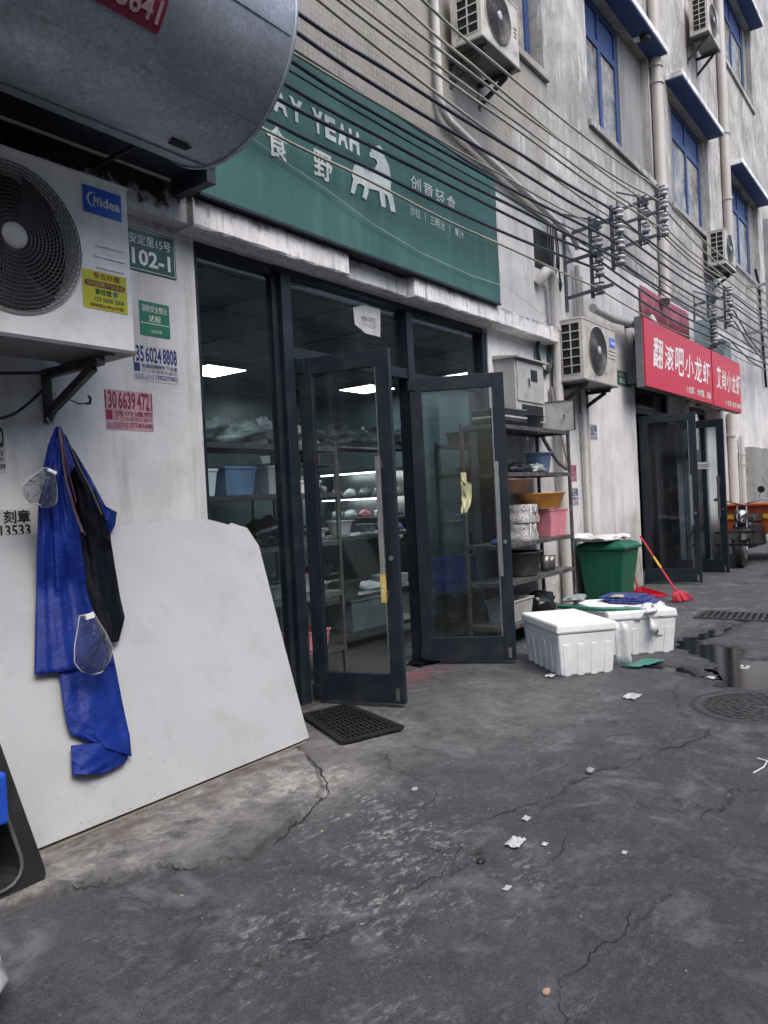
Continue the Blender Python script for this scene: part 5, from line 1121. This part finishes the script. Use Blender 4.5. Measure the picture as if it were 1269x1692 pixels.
m = MB(); a = W(1108, 190/1.0, -.3)
for k_, (p, q_) in enumerate((((1205, 500), (1262, 590)), ((1206, 520), (1266, 600)), ((1204, 560), (1266, 612)))):
    A_, B_ = W(p[0], p[1], -.5), W(q_[0], q_[1], -.4)
    tag(MB().tube([tuple(A_), tuple((A_+B_)/2-np.array((0, 0, .08))), tuple(B_)], .014, 6).build('service_cable', 'wire'), ['steep black cable dropping from the far insulators, upper of three', 'steep black cable dropping from the far insulators, middle of three', 'steep black cable dropping from the far insulators, lower of three'][k_], 'cable')
tag(MB().tube([tuple(W(a, b, -.06)) for a, b in ((1248, 445), (1254, 470), (1257, 520), (1262, 590), (1266, 640))], .03, 8).build('drop_cable', 'wire'), 'black cable running down the wall from the third blue window', 'cable')
# wall camera
t = thing('wall_camera', 'small white dome camera beside the thick downpipe', 'camera'); c = W(1060, 58, -.12)
MB().tube([(c[0], -.012, c[2]), (c[0], -.10, c[2])], .07, 12).build('mount', 'acwhite', t); m = MB(); m.lathe((c[0], -.17, c[2]-.07), [(.001, -.06), (.05, -.045), (.075, 0), (.075, .05), (.001, .07)], 16); m.build('dome', 'black', t)
# ------------------------------------------------------------ foam boxes, bin, things on the ground
def foambox(label, B_, A_, C2_, h, name='foam_box', lidh=.07, ribs=6):
    """B near corner, A far-left corner, C right corner on the ground"""
    B_ = np.array(B_); A_ = np.array(A_); C2_ = np.array(C2_); u = A_-B_; v = C2_-B_; L1 = np.linalg.norm(u); L2 = np.linalg.norm(v); ang = math.atan2(u[1], u[0])
    s = 1 if (v[0]*-u[1]+v[1]*u[0]) > 0 else -1
    t = thing(name, label, 'foam box', (B_[0], B_[1], max(hz(B_[0], B_[1])-.004, .0)), 'white foam boxes', (0, 0, ang))
    L2 *= s; k_ = .035; zt = h-lidh
    def lp(ins, z): return [(ins, ins*s, z), (L1-ins, ins*s, z), (L1-ins, L2-ins*s, z), (ins, L2-ins*s, z)]
    m = MB(); bt, tp = lp(k_, 0), lp(.012, zt)
    if s < 0: bt, tp = bt[::-1], tp[::-1]
    m.hexa(bt, tp); m.build('body', 'foam', t, bevel=.014)
    m = MB()
    def rib(p, q, nrm, n):
        for i in range(n):
            f_ = (i+.5)/n
            a0 = (np.array(p[0])*(1-f_)+np.array(p[1])*f_); a1 = (np.array(q[0])*(1-f_)+np.array(q[1])*f_)
            m.beam(a0+np.array(nrm)*.002, a1*.75+a0*.25+np.array(nrm)*.0, .05, .006, nrm)
    b0, t0 = lp(k_, .0), lp(.012, zt)
    rib((b0[0], b0[1]), (t0[0], t0[1]), (0, -s, 0), ribs); rib((b0[0], b0[3]), (t0[0], t0[3]), (-1, 0, 0), max(3, ribs-2)); m.build('moulded_ribs', 'foam', t, bevel=.006)
    m = MB(); bt, tp = lp(.0, zt+.001), lp(.006, h)
    if s < 0: bt, tp = bt[::-1], tp[::-1]
    m.hexa(bt, tp); ld = m.build('lid', 'foam', t, bevel=.016); return t
foambox('nearest white polystyrene box standing by the right glass door', (5.20, -1.185), (5.69, -.65), (5.565, -1.50), .385)
foambox('white polystyrene box behind the nearest one, with rubbish on top', (6.02, -1.26), (6.62, -.70), (6.56, -1.52), .36)
lump('white_bag', 'white plastic bag spilling off the corner of the rear foam box', (6.36, -1.43, .33), (.17, .13, .05), 'whbag', 'bag', 21, amp=.45, flat=False)
m = MB(); rows = []
for i in range(8):
    z = .36-.19*i/7; rows.append([(6.22+.45*j/12+.02*math.sin(i*2+j), -1.50-.02*math.sin(j*1.7+i)-.01*i, z+.03*math.sin(j*1.3)) for j in range(13)])
m.grid(rows); tag(m.build('draped_bag', 'whbag', solid=.002), 'white film draped down the street side of the rear foam box', 'bag')
m = MB()
for k_ in range(3): m.box((6.50+.05*k_, -1.46+.08*k_, .368+.013*k_), (6.84+.05*k_, -1.08+.06*k_, .380+.013*k_))
tag(m.build('checked_cloth', 'check', bevel=.008), 'folded blue checked cloth lying on the rear foam box', 'cloth')
lump('yellow_scrap', 'small yellowish scrap on top of the blue checked cloth', (6.66, -1.12, .402), (.07, .05, .012), 'towel', 'scrap', 31)
lump('grey_newspaper', 'heap of pale film at the back of the rear foam box', (6.62, -.74, .365), (.18, .08, .03), 'bag', 'film', 33)
tag(MB().tube([(6.15, -.78, .375), (6.05, -1.0, .385), (6.08, -1.2, .38), (6.2, -1.36, .372), (6.33, -1.50, .355)], .016, 8).build('green_strap', mat('green_strap_plastic', (.01, .13, .075), .4)), 'green strap lying across the rear foam box', 'strap')
m = MB(); rows = [[(5.75+.05*j/6+.01*math.sin(j), -1.40-.10*j/6-.02*i/5, .33-.32*i/5+.015*math.sin(j*2)) for j in range(7)] for i in range(6)]
m.grid(rows); tag(m.build('hanging_film', 'whbag', solid=.0015), 'strip of white film standing between the two foam boxes', 'film')
m = MB(); rr = np.random.RandomState(3)
m.grid([[(5.70+.32*j/10, -1.56-.10*j/10+.05*(i-1)+.01*rr.rand(), .012+.015*rr.rand()) for j in range(11)] for i in range(4)]); tag(m.build('green_film', mat('green_film_plastic', (.03, .2, .15), .3), solid=.001), 'crumpled strip of green film on the ground by the foam boxes', 'film')
# wheelie bin
t = thing('wheelie_bin', 'green plastic wheelie bin with lid, standing between rack and broom', 'bin', (8.28, -.62, 0)); t.scale = (.9, .9, .98)
def frus(m, a, b, z0, z1): m.hexa([(a[0], a[2], z0), (a[1], a[2], z0), (a[1], a[3], z0), (a[0], a[3], z0)], [(b[0], b[2], z1), (b[1], b[2], z1), (b[1], b[3], z1), (b[0], b[3], z1)])
m = MB(); frus(m, (.06, .50, .10, .52), (.0, .56, .0, .60), .03, .70); m.build('body', 'bin', t, bevel=.02)
m = MB(); frus(m, (-.025, .585, -.03, .62), (-.03, .59, -.035, .625), .70, .728); m.build('rim', 'bin', t, bevel=.006)
m = MB(); frus(m, (-.02, .58, -.025, .62), (.03, .54, .03, .58), .7285, .775); frus(m, (.05, .52, .05, .56), (.08, .49, .08, .53), .7755, .79); m.build('lid', 'bin', t, bevel=.012)
m = MB(); m.tube([(-.03, .58, .70), (-.06, .62, .72), (.62, .62, .72), (.59, .58, .70)], .014, 8); m.build('handle', 'bin', t)
for y in (.14, .50): m = MB(); m.tube([(.50, y-.02, .09), (.50, y+.03, .09)], .09, 18); m.build('wheel', 'rubber', t)
q = MB(); put_text(q, 'oodie', 0, .36, 0, .10, 0, .02)
mt = Matrix.Translation((-.002, .045, .15)) @ Matrix.Rotation(R(-90), 4, 'Z') @ Matrix.Rotation(R(-90), 4, 'Y')
q2 = MB(); put_text(q2, 'eiboo', 0, .34, -.045, .045, 0, .02)
# rotate lettering to run up the near corner of the face turned to the camera
q2.v = [(.062-.062*((.14+x)/.67)-.004, .085-.085*((.14+x)/.67)+.12-z, .14+x) for x, y, z in q2.v]
q2.build('lettering', mat('raised_green_letters', (.03, .15, .09), .4, bump=0), t)
for i, (x, y, sz, lb) in enumerate(((8.45, -.35, (.30, .16, .035), 'flattened white sack on the lid of the green bin, nearer one'), (8.3, -.12, (.22, .14, .05), 'white sack on the bin lid against the wall'), (8.75, -.45, (.10, .09, .03), 'small white crumpled bag at the street end of the bin lid'))):
    lump('white_sack', lb, (x, y, .79), sz, 'whbag', 'bag', 40+i, group='white sacks on the bin')
m = MB(); m.box((9.0, -.30, .0), (9.03, -.05, .58)); m.box((9.04, -.28, .0), (9.07, -.04, .62)); tag(m.build('plank_stack', mat('grey_wood', (.16, .14, .12), .85, stretch=(6, 6, .6))), 'weathered planks standing between the bin and the broom', 'planks')
# broom and dustpan
t = thing('broom', 'red broom leaning on the wall, bristles on the ground', 'broom')
hd = np.array((9.30, -.86, .0)); tp = np.array((10.35, -.03, .80)); tp = W(1058, 886, -.03); dv = norm(tp-hd-np.array((0, 0, .12)))
s0 = hd+np.array((0, 0, .12))
MB().tube([s0, s0+(tp-s0)*.38], .013, 8).tube([s0+(tp-s0)*.58, tp], .013, 8).build('stick', 'red', t); MB().tube([s0+(tp-s0)*.38, s0+(tp-s0)*.58], .0145, 8).build('yellow_sleeve', 'yel', t)
m = MB(); rs = np.random.RandomState(6)
for i in range(90):
    a = rs.uniform(-1, 1); b = rs.uniform(-1, 1); e = hd+np.array((a*.15+.03, -.07-a*.05+b*.04, .006+.01*rs.rand())); st = s0+np.array((a*.03, b*.015, .0)); m.tube([st, (st+e)/2+np.array((a*.03, 0, .02)), e], .008, 4)
m.build('bristles', 'mop', t); MB().beam(s0+np.array((-.04, 0, .0)), s0+np.array((.04, 0, .0)), .04, .045).build('broom_head', 'red', t, bevel=.01)
t = thing('dustpan', 'red long handled dustpan beside the broom', 'dustpan'); c = np.array((9.62, -.42, 0.))
m = MB(); m.hexa([(9.45, -.62, .005), (9.78, -.62, .005), (9.78, -.30, .005), (9.45, -.30, .005)], [(9.45, -.62, .012), (9.78, -.62, .012), (9.78, -.30, .015), (9.45, -.30, .015)]); m.box((9.45, -.31, .015), (9.78, -.298, .10)); m.hexa([(9.45, -.62, .012), (9.458, -.62, .012), (9.458, -.31, .015), (9.45, -.31, .015)], [(9.45, -.62, .02), (9.458, -.62, .02), (9.458, -.31, .10), (9.45, -.31, .10)]); m.hexa([(9.772, -.62, .012), (9.78, -.62, .012), (9.78, -.31, .015), (9.772, -.31, .015)], [(9.772, -.62, .02), (9.78, -.62, .02), (9.78, -.31, .10), (9.772, -.31, .10)])
m.build('pan', 'red', t); MB().tube([(9.62, -.30, .09), (9.66, -.14, .74)], .013, 8).build('handle', 'red', t)
# manhole cover, drain grate
t = thing('manhole_cover', 'round cast iron manhole cover with ridged pattern near the puddle', 'manhole cover', (MH[0], MH[1], -.004))
m = MB(); m.lathe((0, 0, 0), [(.001, .0), (.33, .0), (.335, -.006), (.345, -.006), (.35, .002), (.40, .002), (.405, -.006)], 64); m.build('frame_and_disc', 'iron', t)
m = MB()
for rr in (.06, .11, .16, .21, .26, .31):
    n = max(8, int(rr*90))
    for i in range(n):
        a = 2*math.pi*(i+.5*(int(rr*100) % 2))/n; a2 = a+2*math.pi/n*.62; m.beam((rr*math.cos(a), rr*math.sin(a), .002), (rr*math.cos(a2), rr*math.sin(a2), .002), .016, .006)
m.build('raised_studs', 'iron', t)
t = thing('drain_grate', 'slotted iron drain grate set in the lane beyond the puddle', 'drain grate', (8.42, -1.72, .0))
m = MB()
for s_ in (-1, 1): m.box((-.24, s_*.36-.02, -.03), (.24, s_*.36+.02, .006)); m.box((s_*.22-.02, -.34, -.03), (s_*.22+.02, .34, .0058))
for i in range(11): y = -.30+.06*i; m.beam((-.20, y-.02, -.01), (.20, y+.02, -.01), .026, .03)
m.build('bars', 'iron', t); MB().box((-.22, -.36, -.045), (.22, .36, -.042)).build('pit', 'void', t)
# litter
LIT = [(1045, 1153, .085, 'folded white tissue on the lane right of the nearest foam box'), (852, 1395, .055, 'square white scrap of paper in the middle of the lane'), (900, 1397, .02, 'tiny white crumb right of the square paper scrap'), (870, 1355, .03, 'small torn paper above the square scrap'), (838, 1470, .022, 'white speck of litter below the square paper scrap'), (910, 1117, .06, 'white foam flake at the foot of the nearest foam box'), (1175, 1120, .05, 'white torn plastic at the edge of the puddle'), (1230, 1100, .07, 'pale wet paper lying in the puddle'), (1032, 1411, .018, 'lone white crumb on the right part of the lane')]
for i, (px, py, s_, lb) in enumerate(LIT):
    p = G(px, py); rs = np.random.RandomState(60+i); z = hz(p[0], p[1])+.004; m = MB()
    k_ = 5; rows = [[(p[0]+s_*((j/k_-.5)*1.5+.12*rs.randn()*.5), p[1]+s_*((q_/k_-.5)+.12*rs.randn()*.5), z+.18*s_*rs.rand()) for j in range(k_+1)] for q_ in range(k_+1)]
    m.grid(rows, False); tag(m.build('paper_scrap', 'whpaper', solid=.001), lb, 'litter', 'scraps of paper and foam on the lane')
for i, (px, py, s_, mm, lb) in enumerate(((795, 1425, .022, 'black', 'dark bottle cap shaped stone left of the square paper scrap'), (685, 1305, .022, 'conc', 'small two-tone pebble between doormat and lane middle'), (903, 1640, .016, mat('tan_pebble', (.4, .28, .2), .8), 'tan pebble near the bottom of the picture'), (300, 1478, .006, 'yelbit', 'tiny yellow bit below the leaning board'), (532, 1373, .006, 'yelbit', 'tiny yellow bit on the crack below the board corner'), (975, 1275, .03, 'conc', 'flat grey stone beside the long crack'))):
    p = G(px, py); lump('pebble', lb, (p[0], p[1], hz(p[0], p[1])-.002), (s_, s_*.7, s_*.45), mm, 'stone', 80+i, n=12, amp=.15, group='small stones on the lane')
p = [G(a, b) for a, b in ((1252, 1255), (1268, 1260), (1262, 1270), (1245, 1280))]
tag(MB().tube([(q_[0], q_[1], hz(q_[0], q_[1])+.008) for q_ in p], .004, 6).build('white_tie', 'white'), 'bent white plastic tie at the right edge of the lane', 'litter')
# many tiny crumbs, uncountable
m = MB(); rs = np.random.RandomState(9)
for i in range(330):
    if i < 150: x = rs.normal(2.3, .5); y = rs.normal(-1.75, .28)
    elif i < 230: x = rs.uniform(1.2, 7.5); y = rs.uniform(-3.4, -.6)
    else: x = rs.normal(6.9, .6); y = rs.normal(-1.3, .22)
    if y > -.6: continue
    s_ = rs.uniform(.001, .0032)*(1 if rs.rand() < .85 else 1.9) if i < 230 else rs.uniform(.003, .008); z = hz(x, y); a = rs.rand()*6.28
    c_, d_ = math.cos(a), math.sin(a); q4 = [(x+s_*(u*c_-v*d_*.6)*1.3, y+s_*(u*d_+v*c_*.6), z+.0003) for u, v in ((-1, -1), (1, -.8), (.9, 1), (-1, .7))]
    m.hexa(q4, [(a_, b_, c2+s_*.4) for a_, b_, c2 in q4])
o = m.build('grit_and_crumbs', mat('crumb_white', (.30, .295, .285), .8, bump=0)); o['kind'] = 'stuff'
# flattened mat on the threshold
m = MB(); p = G(700, 1098); rows = [[(p[0]+.28*(j/6-.5)+.02*math.sin(i*2), p[1]+.15*(i/5-.5)+.02*math.sin(j), .022+.012*math.sin(i+j)) for j in range(7)] for i in range(6)]
m.grid(rows); tag(m.build('black_floor_rag', 'blackcloth', solid=.004), 'black rag on the threshold between the open doors', 'rag')
# ------------------------------------------------------------ inside the shop
R1 = steel_rack('shop_rack', 'steel shelf rack right behind the fixed left window', 3.10, 4.60, .30, .72, (.25, .68, 1.07, 1.44, 1.79), 1.83, 'steel racks inside the shop', 'steel', .028)
R2 = steel_rack('shop_rack', 'tall steel rack behind the open left door', 4.95, 6.60, .88, 1.38, (.16, .50, 1.05, 1.90), 1.95, 'steel racks inside the shop', 'steel', .028)
R3 = steel_rack('shop_rack', 'steel rack at the back wall of the shop', 6.9, 8.1, 3.2, 3.7, (.4, 1.0, 1.5, 1.9), 1.95, 'steel racks inside the shop', 'steel', .03)
for i, x in enumerate((3.3, 3.7, 4.15)): lump('bagged_goods', ['plastic bag of goods on the window rack, leftmost', 'middle plastic bag of goods on the window rack', 'plastic bag of goods on the window rack, rightmost'][i], (x, .5, 1.79), (.27, .18, .10), 'bag', 'bag', 100+i, n=40, amp=.4, group='bags on the top shelves in the shop')
for i, x in enumerate((5.15, 5.55, 6.0, 6.4)): lump('bagged_goods', ['plastic bag on the rack behind the left door, first', 'plastic bag on the rack behind the left door, second', 'plastic bag on the rack behind the left door, third', 'plastic bag on the rack behind the left door, fourth'][i], (x, 1.12, 1.90), (.26, .2, .10), 'bag', 'bag', 110+i, n=40, amp=.4, group='bags on the top shelves in the shop')
lump('torn_film', 'bright white torn film caught on the top shelf of the window rack', (3.93, .42, 1.93), (.09, .04, .05), 'whbag', 'film', 131, amp=.5, flat=False)
lump('dark_goods', 'dark leafy bundle on the window rack above the leaning board', (4.0, .5, 1.07), (.17, .15, .12), 'dkbag', 'bundle', 120)
tub('grey_bin_box', 'large grey storage box on the low shelf behind the left door', (5.75, 1.10, .162), .7, .42, .30, mat('grey_box_plastic', (.16, .19, .21), .45), 'box')
ords = ['first', 'second', 'third', 'fourth', 'fifth', 'sixth']; gm = ['cart', 'whbag', 'bag', 'bluep', 'dkbag', 'foam', 'steel', 'pink']
rs = np.random.RandomState(44)
def stock(rack, x0, x1, y, levels, n):
    for li, z in enumerate(levels):
        for i in range(n):
            x = x0+(x1-x0)*(i+.5)/n+rs.uniform(-.03, .03); w_ = (x1-x0)/n*rs.uniform(.5, .85); k_ = rs.randint(0, 3); mm = gm[rs.randint(0, len(gm))]; h_ = rs.uniform(.08, .22)
            lb = '%s from left, %s shelf up, %s' % (ords[i], ords[li], rack)
            if k_ == 0: lump('wrapped_goods', 'wrapped bundle, '+lb, (x, y, z), (w_/2, .14, h_*.5), mm, 'bundle', int(rs.randint(1, 999)), n=14, group='stock on the racks in the shop')
            elif k_ == 1: o = tub('storage_tub', 'open tub, '+lb, (x, y, z+.002), w_, .26, h_, mm, 'tub'); o['group'] = 'stock on the racks in the shop'
            else: basin('metal_pan', 'round pan, '+lb, (x, y, z+.002), w_*.3, w_*.4, h_*.7, mm, 'pan', group='stock on the racks in the shop')
stock('window rack', 3.15, 4.55, .5, (.25, .68, 1.44), 4); stock('rack behind the left door', 5.0, 6.55, 1.12, (.50, 1.05), 4); stock('back wall rack', 6.95, 8.05, 3.45, (.4, 1.0, 1.5, 1.9), 4)
R4 = steel_rack('shop_rack', 'steel rack behind the right open door', 7.0, 8.3, .5, .95, (.2, .65, 1.1, 1.6, 1.92), 1.95, 'steel racks inside the shop', 'steel', .03)
stock('rack behind the right door', 7.05, 8.25, .72, (.2, .65, 1.1, 1.6, 1.92), 3)
# kitchen bench and hood at the back
t = thing('kitchen_bench', 'stainless kitchen bench with hood at the back of the shop', 'bench')
MB().box((4.2, 3.7, .80), (6.7, 4.5, .86)).build('bench_top', 'steel', t); MB().box((4.2, 3.95, 1.35), (6.7, 4.5, 1.38)).box((4.2, 3.95, 1.7), (6.7, 4.5, 1.73)).build('wall_shelf', 'steel', t)
for x in (4.25, 5.4, 6.6): MB().box((x, 3.75, 0), (x+.05, 3.8, .8)).build('leg', 'steel', t)
MB().hexa([(4.2, 3.5, 2.1), (6.7, 3.5, 2.1), (6.7, 4.5, 2.1), (4.2, 4.5, 2.1)], [(4.6, 4.0, 2.5), (6.3, 4.0, 2.5), (6.3, 4.5, 2.5), (4.6, 4.5, 2.5)]).build('extractor_hood', 'steel', t)
t = thing('glow_case', 'added glowing case brightening the far right wall of the shop', 'fridge', (9.5, 3.0, 0))  # made-up glowing case, added to brighten the kitchen end of the shop
MB().box((-.5, 0, 0), (.08, 1.5, .75)).box((-.02, 0, .751), (.08, 1.5, 1.85)).box((-.5, 0, 1.80), (-.021, 1.5, 1.85)).build('case', 'steel', t)
for z in (1.1, 1.42): MB().box((-.45, .02, z), (-.022, 1.48, z+.02)).build('glass_shelf', 'steel', t)
for z in (1.395, 1.785): MB().box((-.42, .1, z), (-.38, 1.4, z+.012)).build('glow_tube', 'panel', t)
for z in (.76, 1.12, 1.44):
    for i in range(5): lump('wrapped_food', 'wrapped food, '+ords[i]+' from the street, '+{.76: 'bottom', 1.12: 'middle', 1.44: 'top'}[z]+' of the added glowing case', (9.28, 3.15+.28*i, z+.01), (.1, .1, .07), ['whbag', 'bag', 'foam', 'pink', 'whbag'][(i+int(z*10)) % 5], 'food', 300+i+int(z*100), n=12, group='food in the added glowing case')
tub('blue_basket', 'blue plastic basket on black crates inside the doorway', (6.55, .48, .42), .34, .34, .34, 'basket', 'basket')
t = thing('crate_stack', 'stack of black slatted crates under the blue basket', 'crates', (6.55, .48, 0))
for k_ in range(2):
    m = MB(); z = .02+.2*k_
    for i in range(5): m.box((-.18, -.18, z+.04*i), (.18, .18, z+.04*i+.022))
    m.box((-.165, -.165, z), (.165, .165, z+.19)); m.build('crate', 'black', t)
t = thing('wall_fridge', 'dark tall fridge near the right end of the shop', 'fridge', (8.7, .9, 0)); MB().box((0, 0, 0), (.7, .7, 1.8)).build('body', 'navyd', t, bevel=.02); MB().box((-.02, .02, .9), (-.001, .68, 1.78)).build('door', 'bag', t)
# ------------------------------------------------------------ far end: cabinets, tricycle, stool
for i, (x, w_, lb) in enumerate(((17.3, .75, 'grey metal cabinet on the far wall, left one'), (18.7, .95, 'grey metal cabinet on the far wall, right one at picture edge'))):
    t = thing('steel_cabinet', lb, 'cabinet', (x, 0, .75), 'grey cabinets on the far wall'); MB().box((0, -.25, 0), (w_, -.002, 1.35)).build('case', 'cab', t, bevel=.006)
    MB().box((.03, -.262, .03), (w_-.03, -.2505, 1.32)).build('door', mat('cabinet_door_grey', (.27, .28, .29), .5), t); MB().box((w_-.10, -.28, .6), (w_-.07, -.2625, .7)).build('lock', 'chrome', t)
t = thing('grey_wall_box', 'pale grey box with cable seen through the second shop right door', 'electric box'); MB().box((12.55, -.24, 1.92), (13.05, -.14, 2.5)).build('case', 'cab', t, bevel=.01); MB().box((12.7, -.246, 2.1), (12.9, -.2405, 2.3)).build('hatch', 'cabin', t)
m = MB(); m.tube([(12.25, -.98, .95), (12.2, -1.0, .80), (12.12, -.9, .66), (12.06, -.8, .62), (12.0, -.72, .68), (12.02, -.66, .85), (12.1, -.72, .98)], .012, 8)
m = MB(); c0 = XP(1147, 888, 10.95); m.tube([tuple(XP(a, b, 10.9)) for a, b in ((1152, 858), (1148, 870), (1139, 888), (1137, 898), (1143, 902), (1151, 896), (1156, 880), (1160, 862))], .011, 8); tag(m.build('cable_lock', 'black'), 'black loop lock hanging on the dark door handle', 'lock')
t = thing('cargo_tricycle', 'orange and black motor tricycle parked at the right edge', 'tricycle', (13.3, -.75, 0))
m = MB(); m.tube([(.02, .0+.05*s_, .26) for s_ in (-1, 1)], .26, 28); w1 = m.build('wheel', 'rubber', t); MB().tube([(.02, -.07, .26), (.02, .07, .26)], .13, 20).build('hub', 'steel', w1)
for y in (-.38, .42):
    m = MB(); m.tube([(1.85, y-.05, .26), (1.85, y+.05, .26)], .26, 28); w1 = m.build('wheel', 'rubber', t); MB().tube([(1.85, y-.07, .26), (1.85, y+.07, .26)], .12, 20).build('hub', 'steel', w1)
m = MB(); m.tube([(-.0, -.09, .26), (.12, -.08, .62), (.2, -.07, .98)], .02, 8).tube([(-.0, .09, .26), (.12, .08, .62), (.2, .07, .98)], .02, 8); m.build('front_fork', 'chrome', t)
m = MB(); m.tube([(.28, -.42, 1.10), (.22, -.28, 1.08), (.2, 0, 1.0), (.22, .28, 1.08), (.28, .42, 1.10)], .014, 8); m.tube([(.24, -.25, 1.08), (.2, -.3, 1.26)], .007, 6).tube([(.24, .25, 1.08), (.2, .3, 1.26)], .007, 6); hb_ = m.build('handlebar', 'chrome', t)
for y in (-.44, .44): MB().tube([(.28, y*.8, 1.10), (.29, y, 1.10)], .022, 8).build('grip', 'rubber', hb_); MB().tube([(.2, y*.68, 1.24), (.19, y*.68, 1.24)], .055, 16).build('mirror', 'black', hb_)
m = MB(); m.lathe((.10, 0, .82), [(.001, -.11), (.08, -.09), (.11, 0), (.08, .09), (.001, .11)], 20); m.build('headlight', 'chrome', t)
m = MB(); m.tube([(.05, 0, .50), (.0, 0, .55)], .16, 18, ); m.hexa([(.15, -.16, .30), (.95, -.22, .30), (.95, .22, .30), (.15, .16, .30)], [(.20, -.14, .72), (.95, -.2, .66), (.95, .2, .66), (.20, .14, .72)]); m.build('engine_body', 'black', t, bevel=.04)
MB().hexa([(.45, -.16, .70), (1.0, -.18, .70), (1.0, .18, .70), (.45, .16, .70)], [(.48, -.14, .82), (1.0, -.16, .84), (1.0, .16, .84), (.48, .14, .82)]).build('saddle', 'rubber', t, bevel=.03)
m = MB(); m.box((-.22, -.30, .56), (-.19, .34, .60)); m.box((-.22, -.30, .36), (-.19, .34, .40)); m.box((-.2, -.06, .36), (.05, -.03, .6)); m.build('front_bar', 'chrome', t)
m = MB()
for a, b in (((1.05, -.55), (2.7, -.52)), ((1.05, .52), (2.7, .55)), ): m.box((a[0], a[1], .50), (b[0], b[1], .95))
m.box((1.05, -.55, .50), (1.08, .55, 1.0)); m.box((1.05, -.55, .47), (2.7, .55, .499)); m.build('cargo_bed', 'trikered', t, bevel=.006)
MB().box((1.02, -.56, .74), (1.049, .56, .82)).box((1.05, -.562, .72), (2.7, -.5505, .80)).build('yellow_stripe', 'yel', t)
MB().box((.95, -.5, .96), (1.3, .5, 1.0)).box((.60, -.44, .62), (1.0, -.30, .66)).build('mudguard', 'trikered', t, bevel=.01)
m = MB(); m.tube([(.95, -.57, .60), (2.7, -.57, .60)], .02, 8).tube([(.95, -.57, .40), (2.7, -.57, .40)], .02, 8); m.build('side_rail', 'chrome', t)
t = thing('plastic_stool', 'small teal plastic stool at the right edge of the lane', 'stool', (12.13, -1.42, 0))
MB().box((0, -.26, .22), (.26, 0, .25)).build('seat', 'teal', t, bevel=.01)
for x, y in ((.01, -.25), (.22, -.25), (.01, -.04), (.22, -.04)): MB().box((x, y, 0), (x+.03, y+.03, .22)).build('leg', 'teal', t)
